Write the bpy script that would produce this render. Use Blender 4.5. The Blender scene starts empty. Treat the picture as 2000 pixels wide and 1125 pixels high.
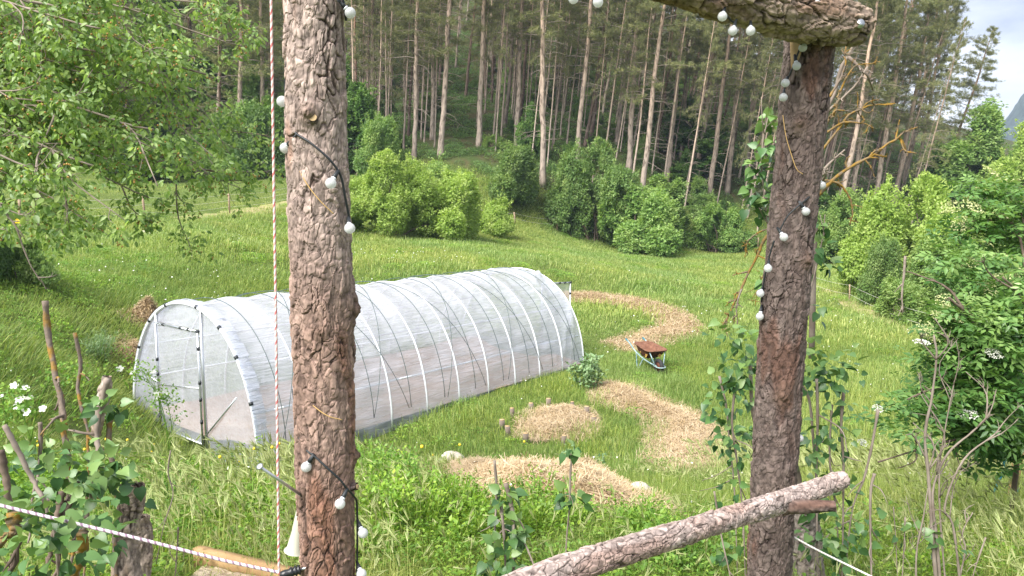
import bpy, math, random
import numpy as np
from mathutils import Vector, Matrix

# ------------------------------------------------------------------ camera, sky, sun
scene = bpy.context.scene
F, HY, CZ = 1450.0, 400.0, 4.0
TH = math.atan((562.5 - HY) / F)
cd = bpy.data.cameras.new("camera"); cam = bpy.data.objects.new("camera", cd)
scene.collection.objects.link(cam)
cam.location = (0, 0, CZ); cam.rotation_euler = (math.pi / 2 - TH, 0, 0)
cd.sensor_width = 36; cd.lens = 36 * F / 2000; cd.clip_start = 0.05; cd.clip_end = 6000
scene.camera = cam

SUN = Vector((-0.48, -0.50, 0.80)).normalized()
world = bpy.data.worlds.new("World"); scene.world = world; world.use_nodes = True
nt = world.node_tree; nt.nodes.clear()
wo = nt.nodes.new("ShaderNodeOutputWorld"); bg = nt.nodes.new("ShaderNodeBackground")
sky = nt.nodes.new("ShaderNodeTexSky"); sky.sky_type = 'NISHITA'; sky.sun_disc = False
sky.sun_elevation = math.asin(SUN.z); sky.sun_rotation = math.atan2(SUN.x, SUN.y)
tc = nt.nodes.new("ShaderNodeTexCoord"); mp = nt.nodes.new("ShaderNodeMapping")
mp.inputs['Scale'].default_value = (1.0, 1.0, 2.6); mp.inputs['Location'].default_value = (0.3, 0.1, 0.0)
nz = nt.nodes.new("ShaderNodeTexNoise"); nz.inputs['Scale'].default_value = 3.2; nz.inputs['Detail'].default_value = 7
nz.inputs['Roughness'].default_value = 0.55
rp = nt.nodes.new("ShaderNodeValToRGB"); rp.color_ramp.elements[0].position = 0.36; rp.color_ramp.elements[1].position = 0.62
rp.color_ramp.elements[0].color = (0, 0, 0, 1)
mx = nt.nodes.new("ShaderNodeMix"); mx.data_type = 'RGBA'
cl = nt.nodes.new("ShaderNodeMix"); cl.data_type = 'RGBA'; nt.links.new(rp.outputs['Color'], cl.inputs['Factor'])
cl.inputs['A'].default_value = (1.75, 1.85, 2.4, 1); cl.inputs['B'].default_value = (4.6, 4.6, 4.8, 1)
mx.inputs['Factor'].default_value = 0.88; nt.links.new(cl.outputs['Result'], mx.inputs['B'])
nt.links.new(tc.outputs['Generated'], mp.inputs['Vector']); nt.links.new(mp.outputs['Vector'], nz.inputs['Vector'])
nt.links.new(nz.outputs['Fac'], rp.inputs['Fac']); nt.links.new(sky.outputs['Color'], mx.inputs['A']); nt.links.new(mx.outputs['Result'], bg.inputs['Color'])
bg.inputs['Strength'].default_value = 0.10
nt.links.new(bg.outputs['Background'], wo.inputs['Surface'])

sl = bpy.data.lights.new("sun", 'SUN'); sl.energy = 3.5; sl.angle = math.radians(42); sl.color = (1.0, 0.96, 0.89)
so = bpy.data.objects.new("sun", sl); scene.collection.objects.link(so)
so.rotation_euler = SUN.to_track_quat('Z', 'Y').to_euler()
scene.view_settings.view_transform = 'Standard'; scene.view_settings.look = 'None'
scene.view_settings.gamma = 1.0; scene.view_settings.use_curve_mapping = False
scene.view_settings.exposure = 1.63
HAZE = 0.00034
scene.render.engine = 'CYCLES'
scene.cycles.max_bounces = 7; scene.cycles.diffuse_bounces = 4; scene.cycles.glossy_bounces = 2
scene.cycles.transmission_bounces = 4; scene.cycles.transparent_max_bounces = 10
scene.cycles.use_denoising = True

# ------------------------------------------------------------------ numeric helpers
rng = np.random.default_rng(11); random.seed(11)
def U(a, b, n=None): return rng.uniform(a, b, n)
def A(*v): return np.array(v, float)
def nrm(v):
    v = np.asarray(v, float); return v / np.maximum(np.linalg.norm(v, axis=-1, keepdims=True), 1e-9)
def rdir(n): return nrm(rng.normal(size=(n, 3)))
def sst(a, b, x):
    t = np.clip((x - a) / (b - a), 0, 1); return t * t * (3 - 2 * t)
def hsh(i, j, k, s):
    n = (i * 374761393 + j * 668265263 + k * 1274126177 + s * 974634777) & 0x7fffffff
    n = ((n ^ (n >> 13)) * 1103515245) & 0x7fffffff
    n = ((n ^ (n >> 15)) * 1597334677) & 0x7fffffff
    return ((n ^ (n >> 11)) & 0xffffff) / float(0xffffff)
def vnoise(P, s=0):
    P = np.asarray(P, float); c = np.floor(P).astype(np.int64); f = P - c; f = f * f * (3 - 2 * f); r = 0
    for dx in (0, 1):
        for dy in (0, 1):
            for dz in (0, 1):
                w = (f[:, 0] if dx else 1 - f[:, 0]) * (f[:, 1] if dy else 1 - f[:, 1]) * (f[:, 2] if dz else 1 - f[:, 2])
                r = r + w * hsh(c[:, 0] + dx, c[:, 1] + dy, c[:, 2] + dz, s)
    return r
def fbm(P, o=4, s=0):
    P = np.asarray(P, float); r = 0; a = .5; t = 0
    for i in range(o):
        r = r + a * vnoise(P * 2 ** i + 17.3 * i, s + i); t += a; a *= .5
    return r / t
def worley(P, s=0):
    c = np.floor(P).astype(np.int64); n = len(P); f1 = np.full(n, 9.); f2 = np.full(n, 9.); idd = np.zeros(n)
    for dx in (-1, 0, 1):
        for dy in (-1, 0, 1):
            for dz in (-1, 0, 1):
                i, j, k = c[:, 0] + dx, c[:, 1] + dy, c[:, 2] + dz
                q = np.stack([i + hsh(i, j, k, s), j + hsh(i, j, k, s + 1), k + hsh(i, j, k, s + 2)], 1)
                d = np.linalg.norm(q - P, axis=1); h = hsh(i, j, k, s + 3)
                b = d < f1
                f2 = np.where(b, f1, np.minimum(f2, d)); idd = np.where(b, h, idd); f1 = np.where(b, d, f1)
    return f1, f2, idd
CT, ST = math.cos(TH), math.sin(TH)
def pt(px, py, d):                       # photo pixel + metres ahead -> a place in the world
    u = (px - 1000) / F; v = (562.5 - py) / F
    dy = CT + v * ST; dz = v * CT - ST
    return A(u / dy * d, d, CZ + dz / dy * d)

# ------------------------------------------------------------------ terrain
CP = [(-5,0.5,2.4),(0,0,2.4),(5,0.5,2.4),(-2.2,3,2.35),(0,3,2.3),(2.2,3,2.15),(-4,5,1.95),(-1.2,6,1.62),(1.5,6,1.5),(4.5,6,1.4),
      (-3.2,8.5,.5),(-5.2,10.9,-.05),(-4.2,9.7,.02),(-6.4,11.6,.2),(0.2,8.5,.72),(3.5,9,.5),(8,9,.6),(-7,8.5,1.7),(-8,10.5,1.45),
      (-4.2,11,-.16),(-7.2,13.9,-.05),(-1,14.9,.0),(1.8,18.3,.02),(-5.5,12.5,-.12),(-2.5,16.5,0),(.2,19.6,.05),(-1.8,20.5,.2),(-4.8,17,.1),
      (.5,12.5,.12),(2,15,.05),(4,17,.03),(3,12,.08),(6,14,.05),(9,16,.1),(7,21,.0),(14,26,.0),(5,22,.06)]
for q in [(1370,640,23.5),(1110,575,28),(1250,590,27),(1400,560,34),(1400,500,50),(1370,478,60),(1090,437,56),(1000,430,52),(1600,540,41),
          (1150,540,30),(1000,500,32),(900,530,26),(700,560,24),(600,500,30),(800,475,36),(900,470,40),(1200,455,58),(1500,480,58),
          (30,430,30),(280,432,32),(450,412,40),(560,395,45),(285,455,27),(450,470,26),(150,480,24),(250,560,19),(300,625,17.3),
          (200,640,15.5),(150,720,12.5),(100,560,16.5),(0,500,20),(300,340,62),(100,350,52),(450,345,62),(640,380,52),
          (700,330,60),(860,290,62),(860,200,82),(1060,360,58),(1255,335,62),(1230,300,66),(1400,330,70),(1000,190,90),(600,250,78),
          (200,250,82),(1640,420,72),(1830,330,82),(1960,345,95),(1550,380,70),(1700,520,45),(1900,540,40),(2100,520,45),
          (1000,20,125),(500,20,125),(100,20,125),(1400,100,120),(1650,230,120),(1900,330,130),(-400,20,125),(-300,340,50),(2400,380,90)]:
    CP.append(tuple(pt(*q)))
CP += [(0, 260, 95), (-160, 260, 95), (120, 260, 30), (220, 200, 5), (240, 90, 2), (-160, 60, 14), (-60, -60, 4), (60, -60, 2), (0, -80, 3),(200,420,-20),(0,420,120)]
CP = np.array(CP, float)
def _phi(a, b):
    r2 = ((a[:, None, :2] - b[None, :, :2]) ** 2).sum(-1); return np.sqrt(r2 + 1.5 ** 2)
_n = len(CP); _M = np.zeros((_n + 1, _n + 1)); _M[:_n, :_n] = _phi(CP, CP) - np.eye(_n) * .12
_M[:_n, _n] = 1; _M[_n, :_n] = 1
_w = np.linalg.solve(_M, np.r_[CP[:, 2], 0])
def G(x, y):
    x = np.atleast_1d(np.asarray(x, float)); y = np.atleast_1d(np.asarray(y, float)); s = x.shape
    q = np.stack([x.ravel(), y.ravel()], 1); out = np.empty(len(q))
    for i in range(0, len(q), 20000):
        out[i:i + 20000] = _phi(q[i:i + 20000], CP) @ _w[:_n] + _w[_n]
    d = q[:, 1]; P = np.c_[q, np.zeros(len(q))]
    out += (fbm(P * .45, 3, 5) - .5) * .22 * sst(19, 30, d) + (fbm(P * .12, 2, 9) - .5) * 1.4 * sst(62, 90, d)
    return out.reshape(s)
def g1(x, y): return float(G(x, y)[0])
def px2x(px, d):
    x = (px - 1000) / F * d
    for _ in range(3): x = (px - 1000) / F * (d * CT - (g1(x, d) - CZ) * ST)
    return x
def gp(px, d, up=0.0):                   # ground point under photo column px, d metres ahead
    x = px2x(px, d); return A(x, d, g1(x, d) + up)
def gd(px, py):                          # where the line of sight through a pixel meets the ground
    ds = np.geomspace(2.6, 160, 700); p0 = pt(px, py, 1.0)
    x = p0[0] * ds; z = CZ + (p0[2] - CZ) * ds; gz = G(x, ds)
    i = int(np.argmax(z < gz)); return A(x[i], ds[i], gz[i])
def inpoly(x, y, poly):
    r = np.zeros(x.shape, bool); n = len(poly); j = n - 1
    for i in range(n):
        xi, yi = poly[i][:2]; xj, yj = poly[j][:2]
        c = ((yi > y) != (yj > y)) & (x < (xj - xi) * (y - yi) / ((yj - yi) or 1e-9) + xi); r ^= c; j = i
    return r
def edged(x, y, poly):
    m = np.full(x.shape, 1e9); n = len(poly)
    for i in range(n):
        a = np.array(poly[i - 1][:2]); b = np.array(poly[i][:2]); ab = b - a
        t = np.clip(((x - a[0]) * ab[0] + (y - a[1]) * ab[1]) / (ab @ ab + 1e-9), 0, 1)
        m = np.minimum(m, np.hypot(x - a[0] - t * ab[0], y - a[1] - t * ab[1]))
    return m

# ------------------------------------------------------------------ mesh helpers
ORG = {}
class MB:
    def __init__(s): s.v = []; s.f = []; s.m = []; s.a = []; s.c = []; s.n = 0
    def add(s, V, Fc, mat=0, a=0.5, c=None):
        V = np.asarray(V, float); Fc = np.asarray(Fc, np.int64)
        if not len(V): return
        s.v.append(V); s.f.append(Fc + s.n); s.m.append(np.full(len(Fc), mat, np.int32) if np.isscalar(mat) else mat)
        s.a.append(np.full(len(V), a, float) if np.isscalar(a) else a)
        s.c.append(np.ones((len(V), 3)) if c is None else c); s.n += len(V)
    def mesh(s, name, mats, org=None, smooth=True):
        V = np.concatenate(s.v); V = V - (0 if org is None else np.asarray(org))
        me = bpy.data.meshes.new(name); me.vertices.add(len(V)); me.vertices.foreach_set('co', V.astype(np.float32).ravel())
        li = np.concatenate([f.ravel() for f in s.f]); cnt = np.concatenate([np.full(len(f), f.shape[1]) for f in s.f])
        me.loops.add(len(li)); me.loops.foreach_set('vertex_index', li.astype(np.int32))
        me.polygons.add(len(cnt)); st = np.r_[0, np.cumsum(cnt)[:-1]]
        me.polygons.foreach_set('loop_start', st.astype(np.int32))
        me.polygons.foreach_set('material_index', np.concatenate(s.m).astype(np.int32))
        me.polygons.foreach_set('use_smooth', np.full(len(cnt), smooth))
        me.update(calc_edges=True)
        at = me.attributes.new('rnd', 'FLOAT', 'POINT'); at.data.foreach_set('value', np.concatenate(s.a).astype(np.float32))
        cc = np.concatenate(s.c)
        if cc.min() < .9999:
            at = me.attributes.new('col', 'FLOAT_COLOR', 'POINT')
            at.data.foreach_set('color', np.c_[cc, np.ones(len(cc))].astype(np.float32).ravel())
        for m in (mats if isinstance(mats, (list, tuple)) else [mats]): me.materials.append(m)
        return me
    def build(s, name, mats, parent=None, org=None, smooth=True):
        V = np.concatenate(s.v)
        if parent is not None and org is None: org = np.array(ORG.get(parent.name, (0, 0, 0)))
        if org is None:
            lo, hi = V.min(0), V.max(0); org = A((lo[0] + hi[0]) / 2, (lo[1] + hi[1]) / 2, lo[2])
        o = bpy.data.objects.new(name, s.mesh(name, mats, org, smooth)); scene.collection.objects.link(o)
        if parent is not None:
            o.parent = parent; o.location = np.asarray(org) - np.array(ORG.get(parent.name, (0, 0, 0)))
        else: o.location = org
        return o
def tag(o, label=None, cat=None, group=None, kind=None):
    if label: o['label'] = label
    if cat: o['category'] = cat
    if group: o['group'] = group
    if kind: o['kind'] = kind
    return o
def thing(name, label, cat, org, group=None, kind=None):
    o = bpy.data.objects.new(name, None); scene.collection.objects.link(o); o.location = org
    o.empty_display_size = .1; ORG[o.name] = tuple(org)
    return tag(o, label, cat, group, kind)
def copytree(o, loc=None, rot=None, scale=None, label=None, group=None, parent=None):
    kids = [c for c in o.children]; c = o.copy(); scene.collection.objects.link(c)
    if parent is not None: c.parent = parent
    if loc is not None: c.location = loc
    if rot is not None: c.rotation_euler = rot
    if scale is not None: c.scale = scale
    if label: c['label'] = label
    if group: c['group'] = group
    for k in kids: copytree(k, parent=c)
    return c
def tube(P, R, n=8, cap=True):
    P = np.asarray(P, float); m = len(P); R = np.full(m, R, float) if np.isscalar(R) else np.asarray(R, float)
    T = nrm(np.gradient(P, axis=0)); up = A(0, 0, 1) if abs(T[0][2]) < .9 else A(1, 0, 0)
    X = np.empty((m, 3)); x = nrm(np.cross(up, T[0]))
    for i in range(m):
        x = nrm(x - T[i] * (x @ T[i])); X[i] = x
    Y = np.cross(T, X); a = np.arange(n) * 2 * math.pi / n
    V = (P[:, None] + R[:, None, None] * (np.cos(a)[None, :, None] * X[:, None] + np.sin(a)[None, :, None] * Y[:, None])).reshape(-1, 3)
    i = np.arange(m - 1)[:, None] * n; j = np.arange(n)[None]; k = (j + 1) % n
    Fq = np.stack([i + j, i + k, i + n + k, i + n + j], -1).reshape(-1, 4)
    if cap:
        V = np.r_[V, P[:1], P[-1:]]; c0, c1 = m * n, m * n + 1; jj = np.arange(n); kk = (jj + 1) % n
        ft = np.r_[np.stack([kk, jj, np.full(n, c0)], 1), np.stack([jj + (m - 1) * n, kk + (m - 1) * n, np.full(n, c1)], 1)]
        return V, Fq, ft
    return V, Fq, np.zeros((0, 3), int)
def addtube(mb, P, R, n=8, mat=0, a=0.5, cap=True, c=None):
    V, q, t = tube(P, R, n, cap); k = mb.n
    mb.add(V, q, mat, a, c)
    if len(t): mb.f.append(t + k); mb.m.append(np.full(len(t), mat, np.int32))
def spline(P, n):
    P = np.asarray(P, float)
    if len(P) == 2: return P[0] + (P[1] - P[0]) * np.linspace(0, 1, n)[:, None]
    Q = np.r_[[2 * P[0] - P[1]], P, [2 * P[-1] - P[-2]]]; out = []
    ts = np.linspace(0, len(P) - 1 - 1e-6, n)
    for t in ts:
        i = int(t); f = t - i; a, b, c, d = Q[i:i + 4]
        out.append(.5 * (2 * b + (c - a) * f + (2 * a - 5 * b + 4 * c - d) * f * f + (3 * b - a - 3 * c + d) * f ** 3))
    return np.array(out)
BOXF = np.array([[0,1,3,2],[4,6,7,5],[0,4,5,1],[2,3,7,6],[0,2,6,4],[1,5,7,3]])
def addbox(mb, c, sx, sy, sz, X=(1,0,0), Y=(0,1,0), Z=(0,0,1), mat=0):
    c = np.asarray(c, float); X, Y, Z = (nrm(np.array(q, float)) for q in (X, Y, Z))
    V = [c + X * sx * i / 2 + Y * sy * j / 2 + Z * sz * k / 2 for i in (-1, 1) for j in (-1, 1) for k in (-1, 1)]
    mb.add(V, BOXF, mat)
def inst(T, pos, yd, zd, sc):            # many copies of one small shape as one mesh
    T = np.asarray(T, float); y = nrm(yd); x = nrm(np.cross(y, zd)); z = np.cross(x, y); s = np.asarray(sc)[:, None]
    V = pos[:, None] + s[:, None] * (T[None, :, 0, None] * x[:, None] + T[None, :, 1, None] * y[:, None] + T[None, :, 2, None] * z[:, None])
    return V.reshape(-1, 3)
def addinst(mb, T, Fc, pos, yd, zd, sc, mat=0, a=None):
    n = len(pos); k = len(T); V = inst(T, pos, yd, zd, sc)
    Fa = (np.asarray(Fc)[None] + (np.arange(n) * k)[:, None, None]).reshape(-1, len(Fc[0]))
    a = rng.random(n) if a is None else np.broadcast_to(a, (n,))
    mb.add(V, Fa, mat, np.repeat(a, k))

LEAF = np.array([[0,0,0],[.26,.42,.07],[0,1,-.05],[-.26,.42,.07]]); LEAFF = np.array([[0,1,2],[0,2,3]])
OVAL = np.array([[0,0,0],[.2,.22,.06],[.27,.5,.07],[.16,.8,.01],[0,1,-.1],[-.16,.8,.01],[-.27,.5,.07],[-.2,.22,.06],[0,.5,0]])
OVALF = np.array([[0,1,8],[1,2,8],[2,3,8],[3,4,8],[4,5,8],[5,6,8],[6,7,8],[7,0,8]])
HEART = np.array([[0,0,0],[.2,-.08,.05],[.38,.06,.09],[.41,.28,.1],[.28,.58,.05],[.1,.86,-.05],[0,1.02,-.13],
                  [-.1,.86,-.05],[-.28,.58,.05],[-.41,.28,.1],[-.38,.06,.09],[-.2,-.08,.05],[0,.28,0],[0,.6,-.02]])
HEARTF = np.array([[0,1,12],[1,2,12],[2,3,12],[3,4,13],[3,13,12],[4,5,13],[5,6,13],[6,7,13],[7,8,13],[8,9,13],[9,12,13],[9,10,12],[10,11,12],[11,0,12]])

# ------------------------------------------------------------------ materials
def newmat(name):
    m = bpy.data.materials.new(name); m.use_nodes = True; t = m.node_tree; t.nodes.clear()
    o = t.nodes.new("ShaderNodeOutputMaterial"); return m, t, o
def N(t, typ, **kw):
    n = t.nodes.new(typ)
    for k, v in kw.items():
        if k.startswith('i_'): n.inputs[k[2:].replace('_', ' ')].default_value = v
        else: setattr(n, k, v)
    return n
def ramp(t, fac, cols, pos=None):
    r = N(t, "ShaderNodeValToRGB"); e = r.color_ramp.elements; pos = pos or np.linspace(0, 1, len(cols))
    while len(e) < len(cols): e.new(.5)
    for i, (c, p) in enumerate(zip(cols, pos)): e[i].position = float(p); e[i].color = (*c, 1)
    if fac is not None: t.links.new(fac, r.inputs['Fac'])
    return r.outputs['Color']
def mixc(t, fac, a, b, mode='MIX'):
    m = N(t, "ShaderNodeMix", data_type='RGBA', blend_type=mode)
    for s, v in (('Factor', fac), ('A', a), ('B', b)):
        if isinstance(v, (int, float)): m.inputs[s].default_value = v
        elif isinstance(v, tuple): m.inputs[s].default_value = (*v, 1)
        else: t.links.new(v, m.inputs[s])
    return m.outputs['Result']
def wnoise(t, scale, detail=3, obj=False):
    n = N(t, "ShaderNodeTexNoise"); n.inputs['Scale'].default_value = scale; n.inputs['Detail'].default_value = detail
    if obj: c = N(t, "ShaderNodeTexCoord").outputs['Object']
    else: c = N(t, "ShaderNodeNewGeometry").outputs['Position']
    t.links.new(c, n.inputs['Vector']); return n.outputs['Fac']
def attr(t, name, color=False):
    a = N(t, "ShaderNodeAttribute", attribute_name=name); return a.outputs['Color' if color else 'Fac']
LEAFGAIN = 1.7
def leafmat(name, cols, trans=.32, rough=.45, wn=None, orand=.18, spec=.35):
    m, t, o = newmat(name); c = ramp(t, attr(t, 'rnd'), [tuple(min(.85, v * (LEAFGAIN if max(q) < .3 and name != 'shrub_bright' else 1)) for v in q) for q in cols])
    if wn: c = mixc(t, ramp(t, wnoise(t, wn[0], 4), [(0,0,0),(1,1,1)], [.38,.62]), c, mixc(t, 1.0, c, wn[1], 'MULTIPLY'))
    oi = N(t, "ShaderNodeObjectInfo"); mr = N(t, "ShaderNodeMapRange"); t.links.new(oi.outputs['Random'], mr.inputs[0])
    mr.inputs[3].default_value = 1 - orand; mr.inputs[4].default_value = 1 + orand
    hs = N(t, "ShaderNodeHueSaturation"); t.links.new(c, hs.inputs['Color']); t.links.new(mr.outputs[0], hs.inputs['Value'])
    p = N(t, "ShaderNodeBsdfPrincipled", i_Roughness=rough); p.inputs['Specular IOR Level'].default_value = spec
    tr = N(t, "ShaderNodeBsdfTranslucent"); x = N(t, "ShaderNodeMixShader"); x.inputs[0].default_value = trans
    t.links.new(hs.outputs[0], p.inputs['Base Color']); t.links.new(mixc(t, 1.0, hs.outputs[0], (1.15, 1.2, .65), 'MULTIPLY'), tr.inputs[0])
    t.links.new(p.outputs[0], x.inputs[1]); t.links.new(tr.outputs[0], x.inputs[2]); t.links.new(x.outputs[0], o.inputs[0])
    return m
def simple(name, col, rough=.6, metal=0.0, noise=None, spec=.5, bump=None, nr=(.35, .65)):
    m, t, o = newmat(name); p = N(t, "ShaderNodeBsdfPrincipled", i_Roughness=rough, i_Metallic=metal)
    p.inputs['Specular IOR Level'].default_value = spec
    if noise: c = mixc(t, ramp(t, wnoise(t, noise[0], 5, True), [(0,0,0),(1,1,1)], list(nr)), col, noise[1]); t.links.new(c, p.inputs['Base Color'])
    else: p.inputs['Base Color'].default_value = (*col, 1)
    if bump:
        b = N(t, "ShaderNodeBump"); b.inputs['Strength'].default_value = bump[1]; b.inputs['Distance'].default_value = bump[2]
        t.links.new(wnoise(t, bump[0], 6, True), b.inputs['Height']); t.links.new(b.outputs[0], p.inputs['Normal'])
    t.links.new(p.outputs[0], o.inputs[0]); return m
def barkmat(name, ns, amt=.5, rough=.85):   # bark with plate colours stored in the mesh plus fine grain
    m, t, o = newmat(name); p = N(t, "ShaderNodeBsdfPrincipled", i_Roughness=rough); p.inputs['Specular IOR Level'].default_value = .25
    n1 = wnoise(t, ns, 7, True)
    c = mixc(t, 1.0, attr(t, 'col', True), ramp(t, n1, [(1-amt,)*3, (1,1,1), (1+amt*.6,)*3], [.3,.5,.72]), 'MULTIPLY')
    b = N(t, "ShaderNodeBump"); b.inputs['Strength'].default_value = .6; b.inputs['Distance'].default_value = .004
    t.links.new(n1, b.inputs['Height']); t.links.new(b.outputs[0], p.inputs['Normal'])
    t.links.new(c, p.inputs['Base Color']); t.links.new(p.outputs[0], o.inputs[0]); return m

M = {}
M['grass'] = leafmat('grass', [(.074,.128,.03),(.119,.185,.049),(.168,.238,.072),(.25,.29,.12)], .38, .5, (.22, (1.3, 1.1, 1.0)), .14)
M['grass_lush'] = leafmat('grass_lush', [(.055,.105,.022),(.09,.15,.034),(.14,.195,.052),(.21,.245,.085)], .35, .5, (.5, (1.25, 1.12, .9)), .15)
M['ear'] = leafmat('grass_ear', [(.27,.34,.12),(.36,.41,.17),(.46,.47,.24)], .3, .6, None, .1)
M['herb'] = leafmat('herb', [(.055,.12,.02),(.09,.175,.03),(.15,.23,.045)], .35, .45, (.8, (1.3, 1.15, .8)), .2)
M['lilac'] = leafmat('lilac_leaf', [(.024,.062,.02),(.04,.09,.027),(.066,.125,.037),(.105,.165,.05)], .22, .38, None, .1, .5)
M['cherry'] = leafmat('cherry_leaf', [(.075,.13,.04),(.115,.18,.056),(.17,.235,.076),(.22,.275,.105)], .52, .4, None, .1, .5)
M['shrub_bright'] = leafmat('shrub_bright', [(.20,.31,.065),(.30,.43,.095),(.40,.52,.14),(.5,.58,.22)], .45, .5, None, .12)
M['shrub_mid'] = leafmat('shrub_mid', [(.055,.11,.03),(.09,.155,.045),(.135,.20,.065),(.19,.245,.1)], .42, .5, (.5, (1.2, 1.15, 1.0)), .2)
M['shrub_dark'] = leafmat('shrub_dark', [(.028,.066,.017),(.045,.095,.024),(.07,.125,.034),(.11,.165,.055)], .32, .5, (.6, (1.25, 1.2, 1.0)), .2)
M['needle'] = leafmat('pine_needle', [(.05,.066,.03),(.088,.10,.042),(.14,.142,.062),(.19,.18,.09)], .25, .6, None, .25, .2)
M['elder'] = leafmat('elder_leaf', [(.034,.085,.022),(.058,.122,.031),(.095,.168,.046),(.15,.22,.07)], .35, .35, None, .1, .5)
M['cream'] = leafmat('cream_flower', [(.36,.40,.17),(.48,.5,.25),(.56,.57,.34)], .25, .7, None, .05, .1)
M['white_petal'] = leafmat('white_petal', [(.7,.7,.66),(.8,.8,.78),(.85,.85,.82)], .25, .6, None, .02, .2)
M['straw'] = leafmat('straw', [(.29,.215,.125),(.41,.31,.19),(.53,.415,.275),(.63,.52,.375)], .1, .6, (1.6, (.86, .83, .78)), .05, .3)
M['straw_base'] = simple('straw_base', (.2,.135,.07), .95, 0, (6., (.34,.245,.14)), .1)
M['twig'] = simple('twig', (.17,.135,.11), .85, 0, (9., (.28,.235,.2)), .2)
M['twig_dark'] = simple('twig_dark', (.085,.062,.05), .85, 0, (9., (.17,.13,.1)), .2)
M['lichen'] = simple('lichen_stem', (.25,.15,.035), .9, 0, (16., (.17,.135,.11)), .15, (60., .8, .006), (.40,.52))
M['lichen_full'] = simple('lichen_branch', (.24,.145,.03), .9, 0, (26., (.16,.125,.085)), .15, (60., .8, .006), (.42,.6))
M['pine_bark'] = None
def _pine(nm='pine_bark', ca=(.36,.30,.255), cb=(.43,.315,.235)):
    m, t, o = newmat(nm); p = N(t, "ShaderNodeBsdfPrincipled", i_Roughness=.9); p.inputs['Specular IOR Level'].default_value = .2
    oc = N(t, "ShaderNodeTexCoord"); sp = N(t, "ShaderNodeSeparateXYZ"); t.links.new(oc.outputs['Object'], sp.inputs[0])
    mr = N(t, "ShaderNodeMapRange"); mr.inputs[1].default_value = 2; mr.inputs[2].default_value = 13; t.links.new(sp.outputs[2], mr.inputs[0])
    base = mixc(t, mr.outputs[0], ca, cb)
    mpg = N(t, "ShaderNodeMapping"); mpg.inputs['Scale'].default_value = (9, 9, 2.2); t.links.new(oc.outputs['Object'], mpg.inputs[0])
    n = N(t, "ShaderNodeTexNoise"); n.inputs['Scale'].default_value = 1.0; n.inputs['Detail'].default_value = 5; t.links.new(mpg.outputs[0], n.inputs['Vector'])
    c = mixc(t, 1.0, base, ramp(t, n.outputs['Fac'], [(.42,.4,.38),(1,1,1),(1.3,1.25,1.2)], [.34,.5,.7]), 'MULTIPLY')
    oi = N(t, "ShaderNodeObjectInfo"); mr2 = N(t, "ShaderNodeMapRange"); mr2.inputs[3].default_value = .55; mr2.inputs[4].default_value = 1.15
    t.links.new(oi.outputs['Random'], mr2.inputs[0]); hs = N(t, "ShaderNodeHueSaturation"); t.links.new(c, hs.inputs['Color']); t.links.new(mr2.outputs[0], hs.inputs['Value'])
    t.links.new(hs.outputs[0], p.inputs['Base Color']); t.links.new(p.outputs[0], o.inputs[0]); return m
M['pine_bark'] = _pine(); M['pine_bark_shaded'] = _pine('shaded_pine_bark', (.17,.125,.105), (.23,.14,.10))  # second bark has the forest's shade put into its colour, for deep trunks
M['bark'] = barkmat('log_bark', 55.)
M['cutwood'] = simple('cut_wood', (.5,.36,.2), .75, 0, (25., (.36,.24,.12)), .25)
M['oldwood'] = simple('weathered_wood', (.30,.255,.215), .9, 0, (18., (.17,.13,.10)), .2, (40., .9, .01))
M['steel'] = simple('galvanised_steel', (.55,.58,.62), .35, .85)
M['pipe'] = simple('white_pipe', (.72,.75,.8), .4, 0)
M['wire'] = simple('dark_wire', (.055,.085,.085), .5)
M['clip'] = simple('dark_clip', (.02,.025,.03), .5)
M['black'] = simple('black_plastic', (.012,.013,.016), .35)
M['cable'] = simple('cable', (.016,.02,.024), .55)
M['twine'] = simple('twine', (.48,.31,.12), .8)
M['wood_post'] = simple('fence_post_wood', (.36,.27,.18), .85, 0, (12., (.22,.16,.11)), .2)
M['plank'] = simple('plank', (.46,.30,.16), .7, 0, (5., (.36,.22,.11)), .3)
M['stone'] = simple('stone', (.42,.37,.31), .9, 0, (7., (.55,.5,.43)), .2, (14., .6, .02))
M['sand'] = simple('sandy_soil', (.42,.34,.25), .95, 0, (22., (.55,.46,.35)), .1, (45., 1., .03))
M['soil'] = simple('soil', (.30,.215,.165), .95, 0, (2.2, (.40,.30,.24)), .1)
M['teal'] = simple('teal_paint', (.10,.22,.24), .5, 0, (20., (.36,.42,.43)))
M['hose'] = simple('teal_hose', (.02,.15,.2), .4)
M['yellow'] = simple('yellow_plastic', (.85,.62,.02), .5)
M['rubber'] = simple('rubber', (.018,.018,.02), .8)
M['rust'] = simple('rust', (.055,.02,.014), .85, 0, (9., (.12,.045,.026)), .2)
M['rust_in'] = simple('rust_inside', (.2,.10,.065), .85, 0, (12., (.12,.055,.036)), .2)
M['funnel'] = simple('pale_plastic', (.42,.42,.35), .5)
M['wirefence'] = simple('fence_wire', (.72,.70,.62), .5)
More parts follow.
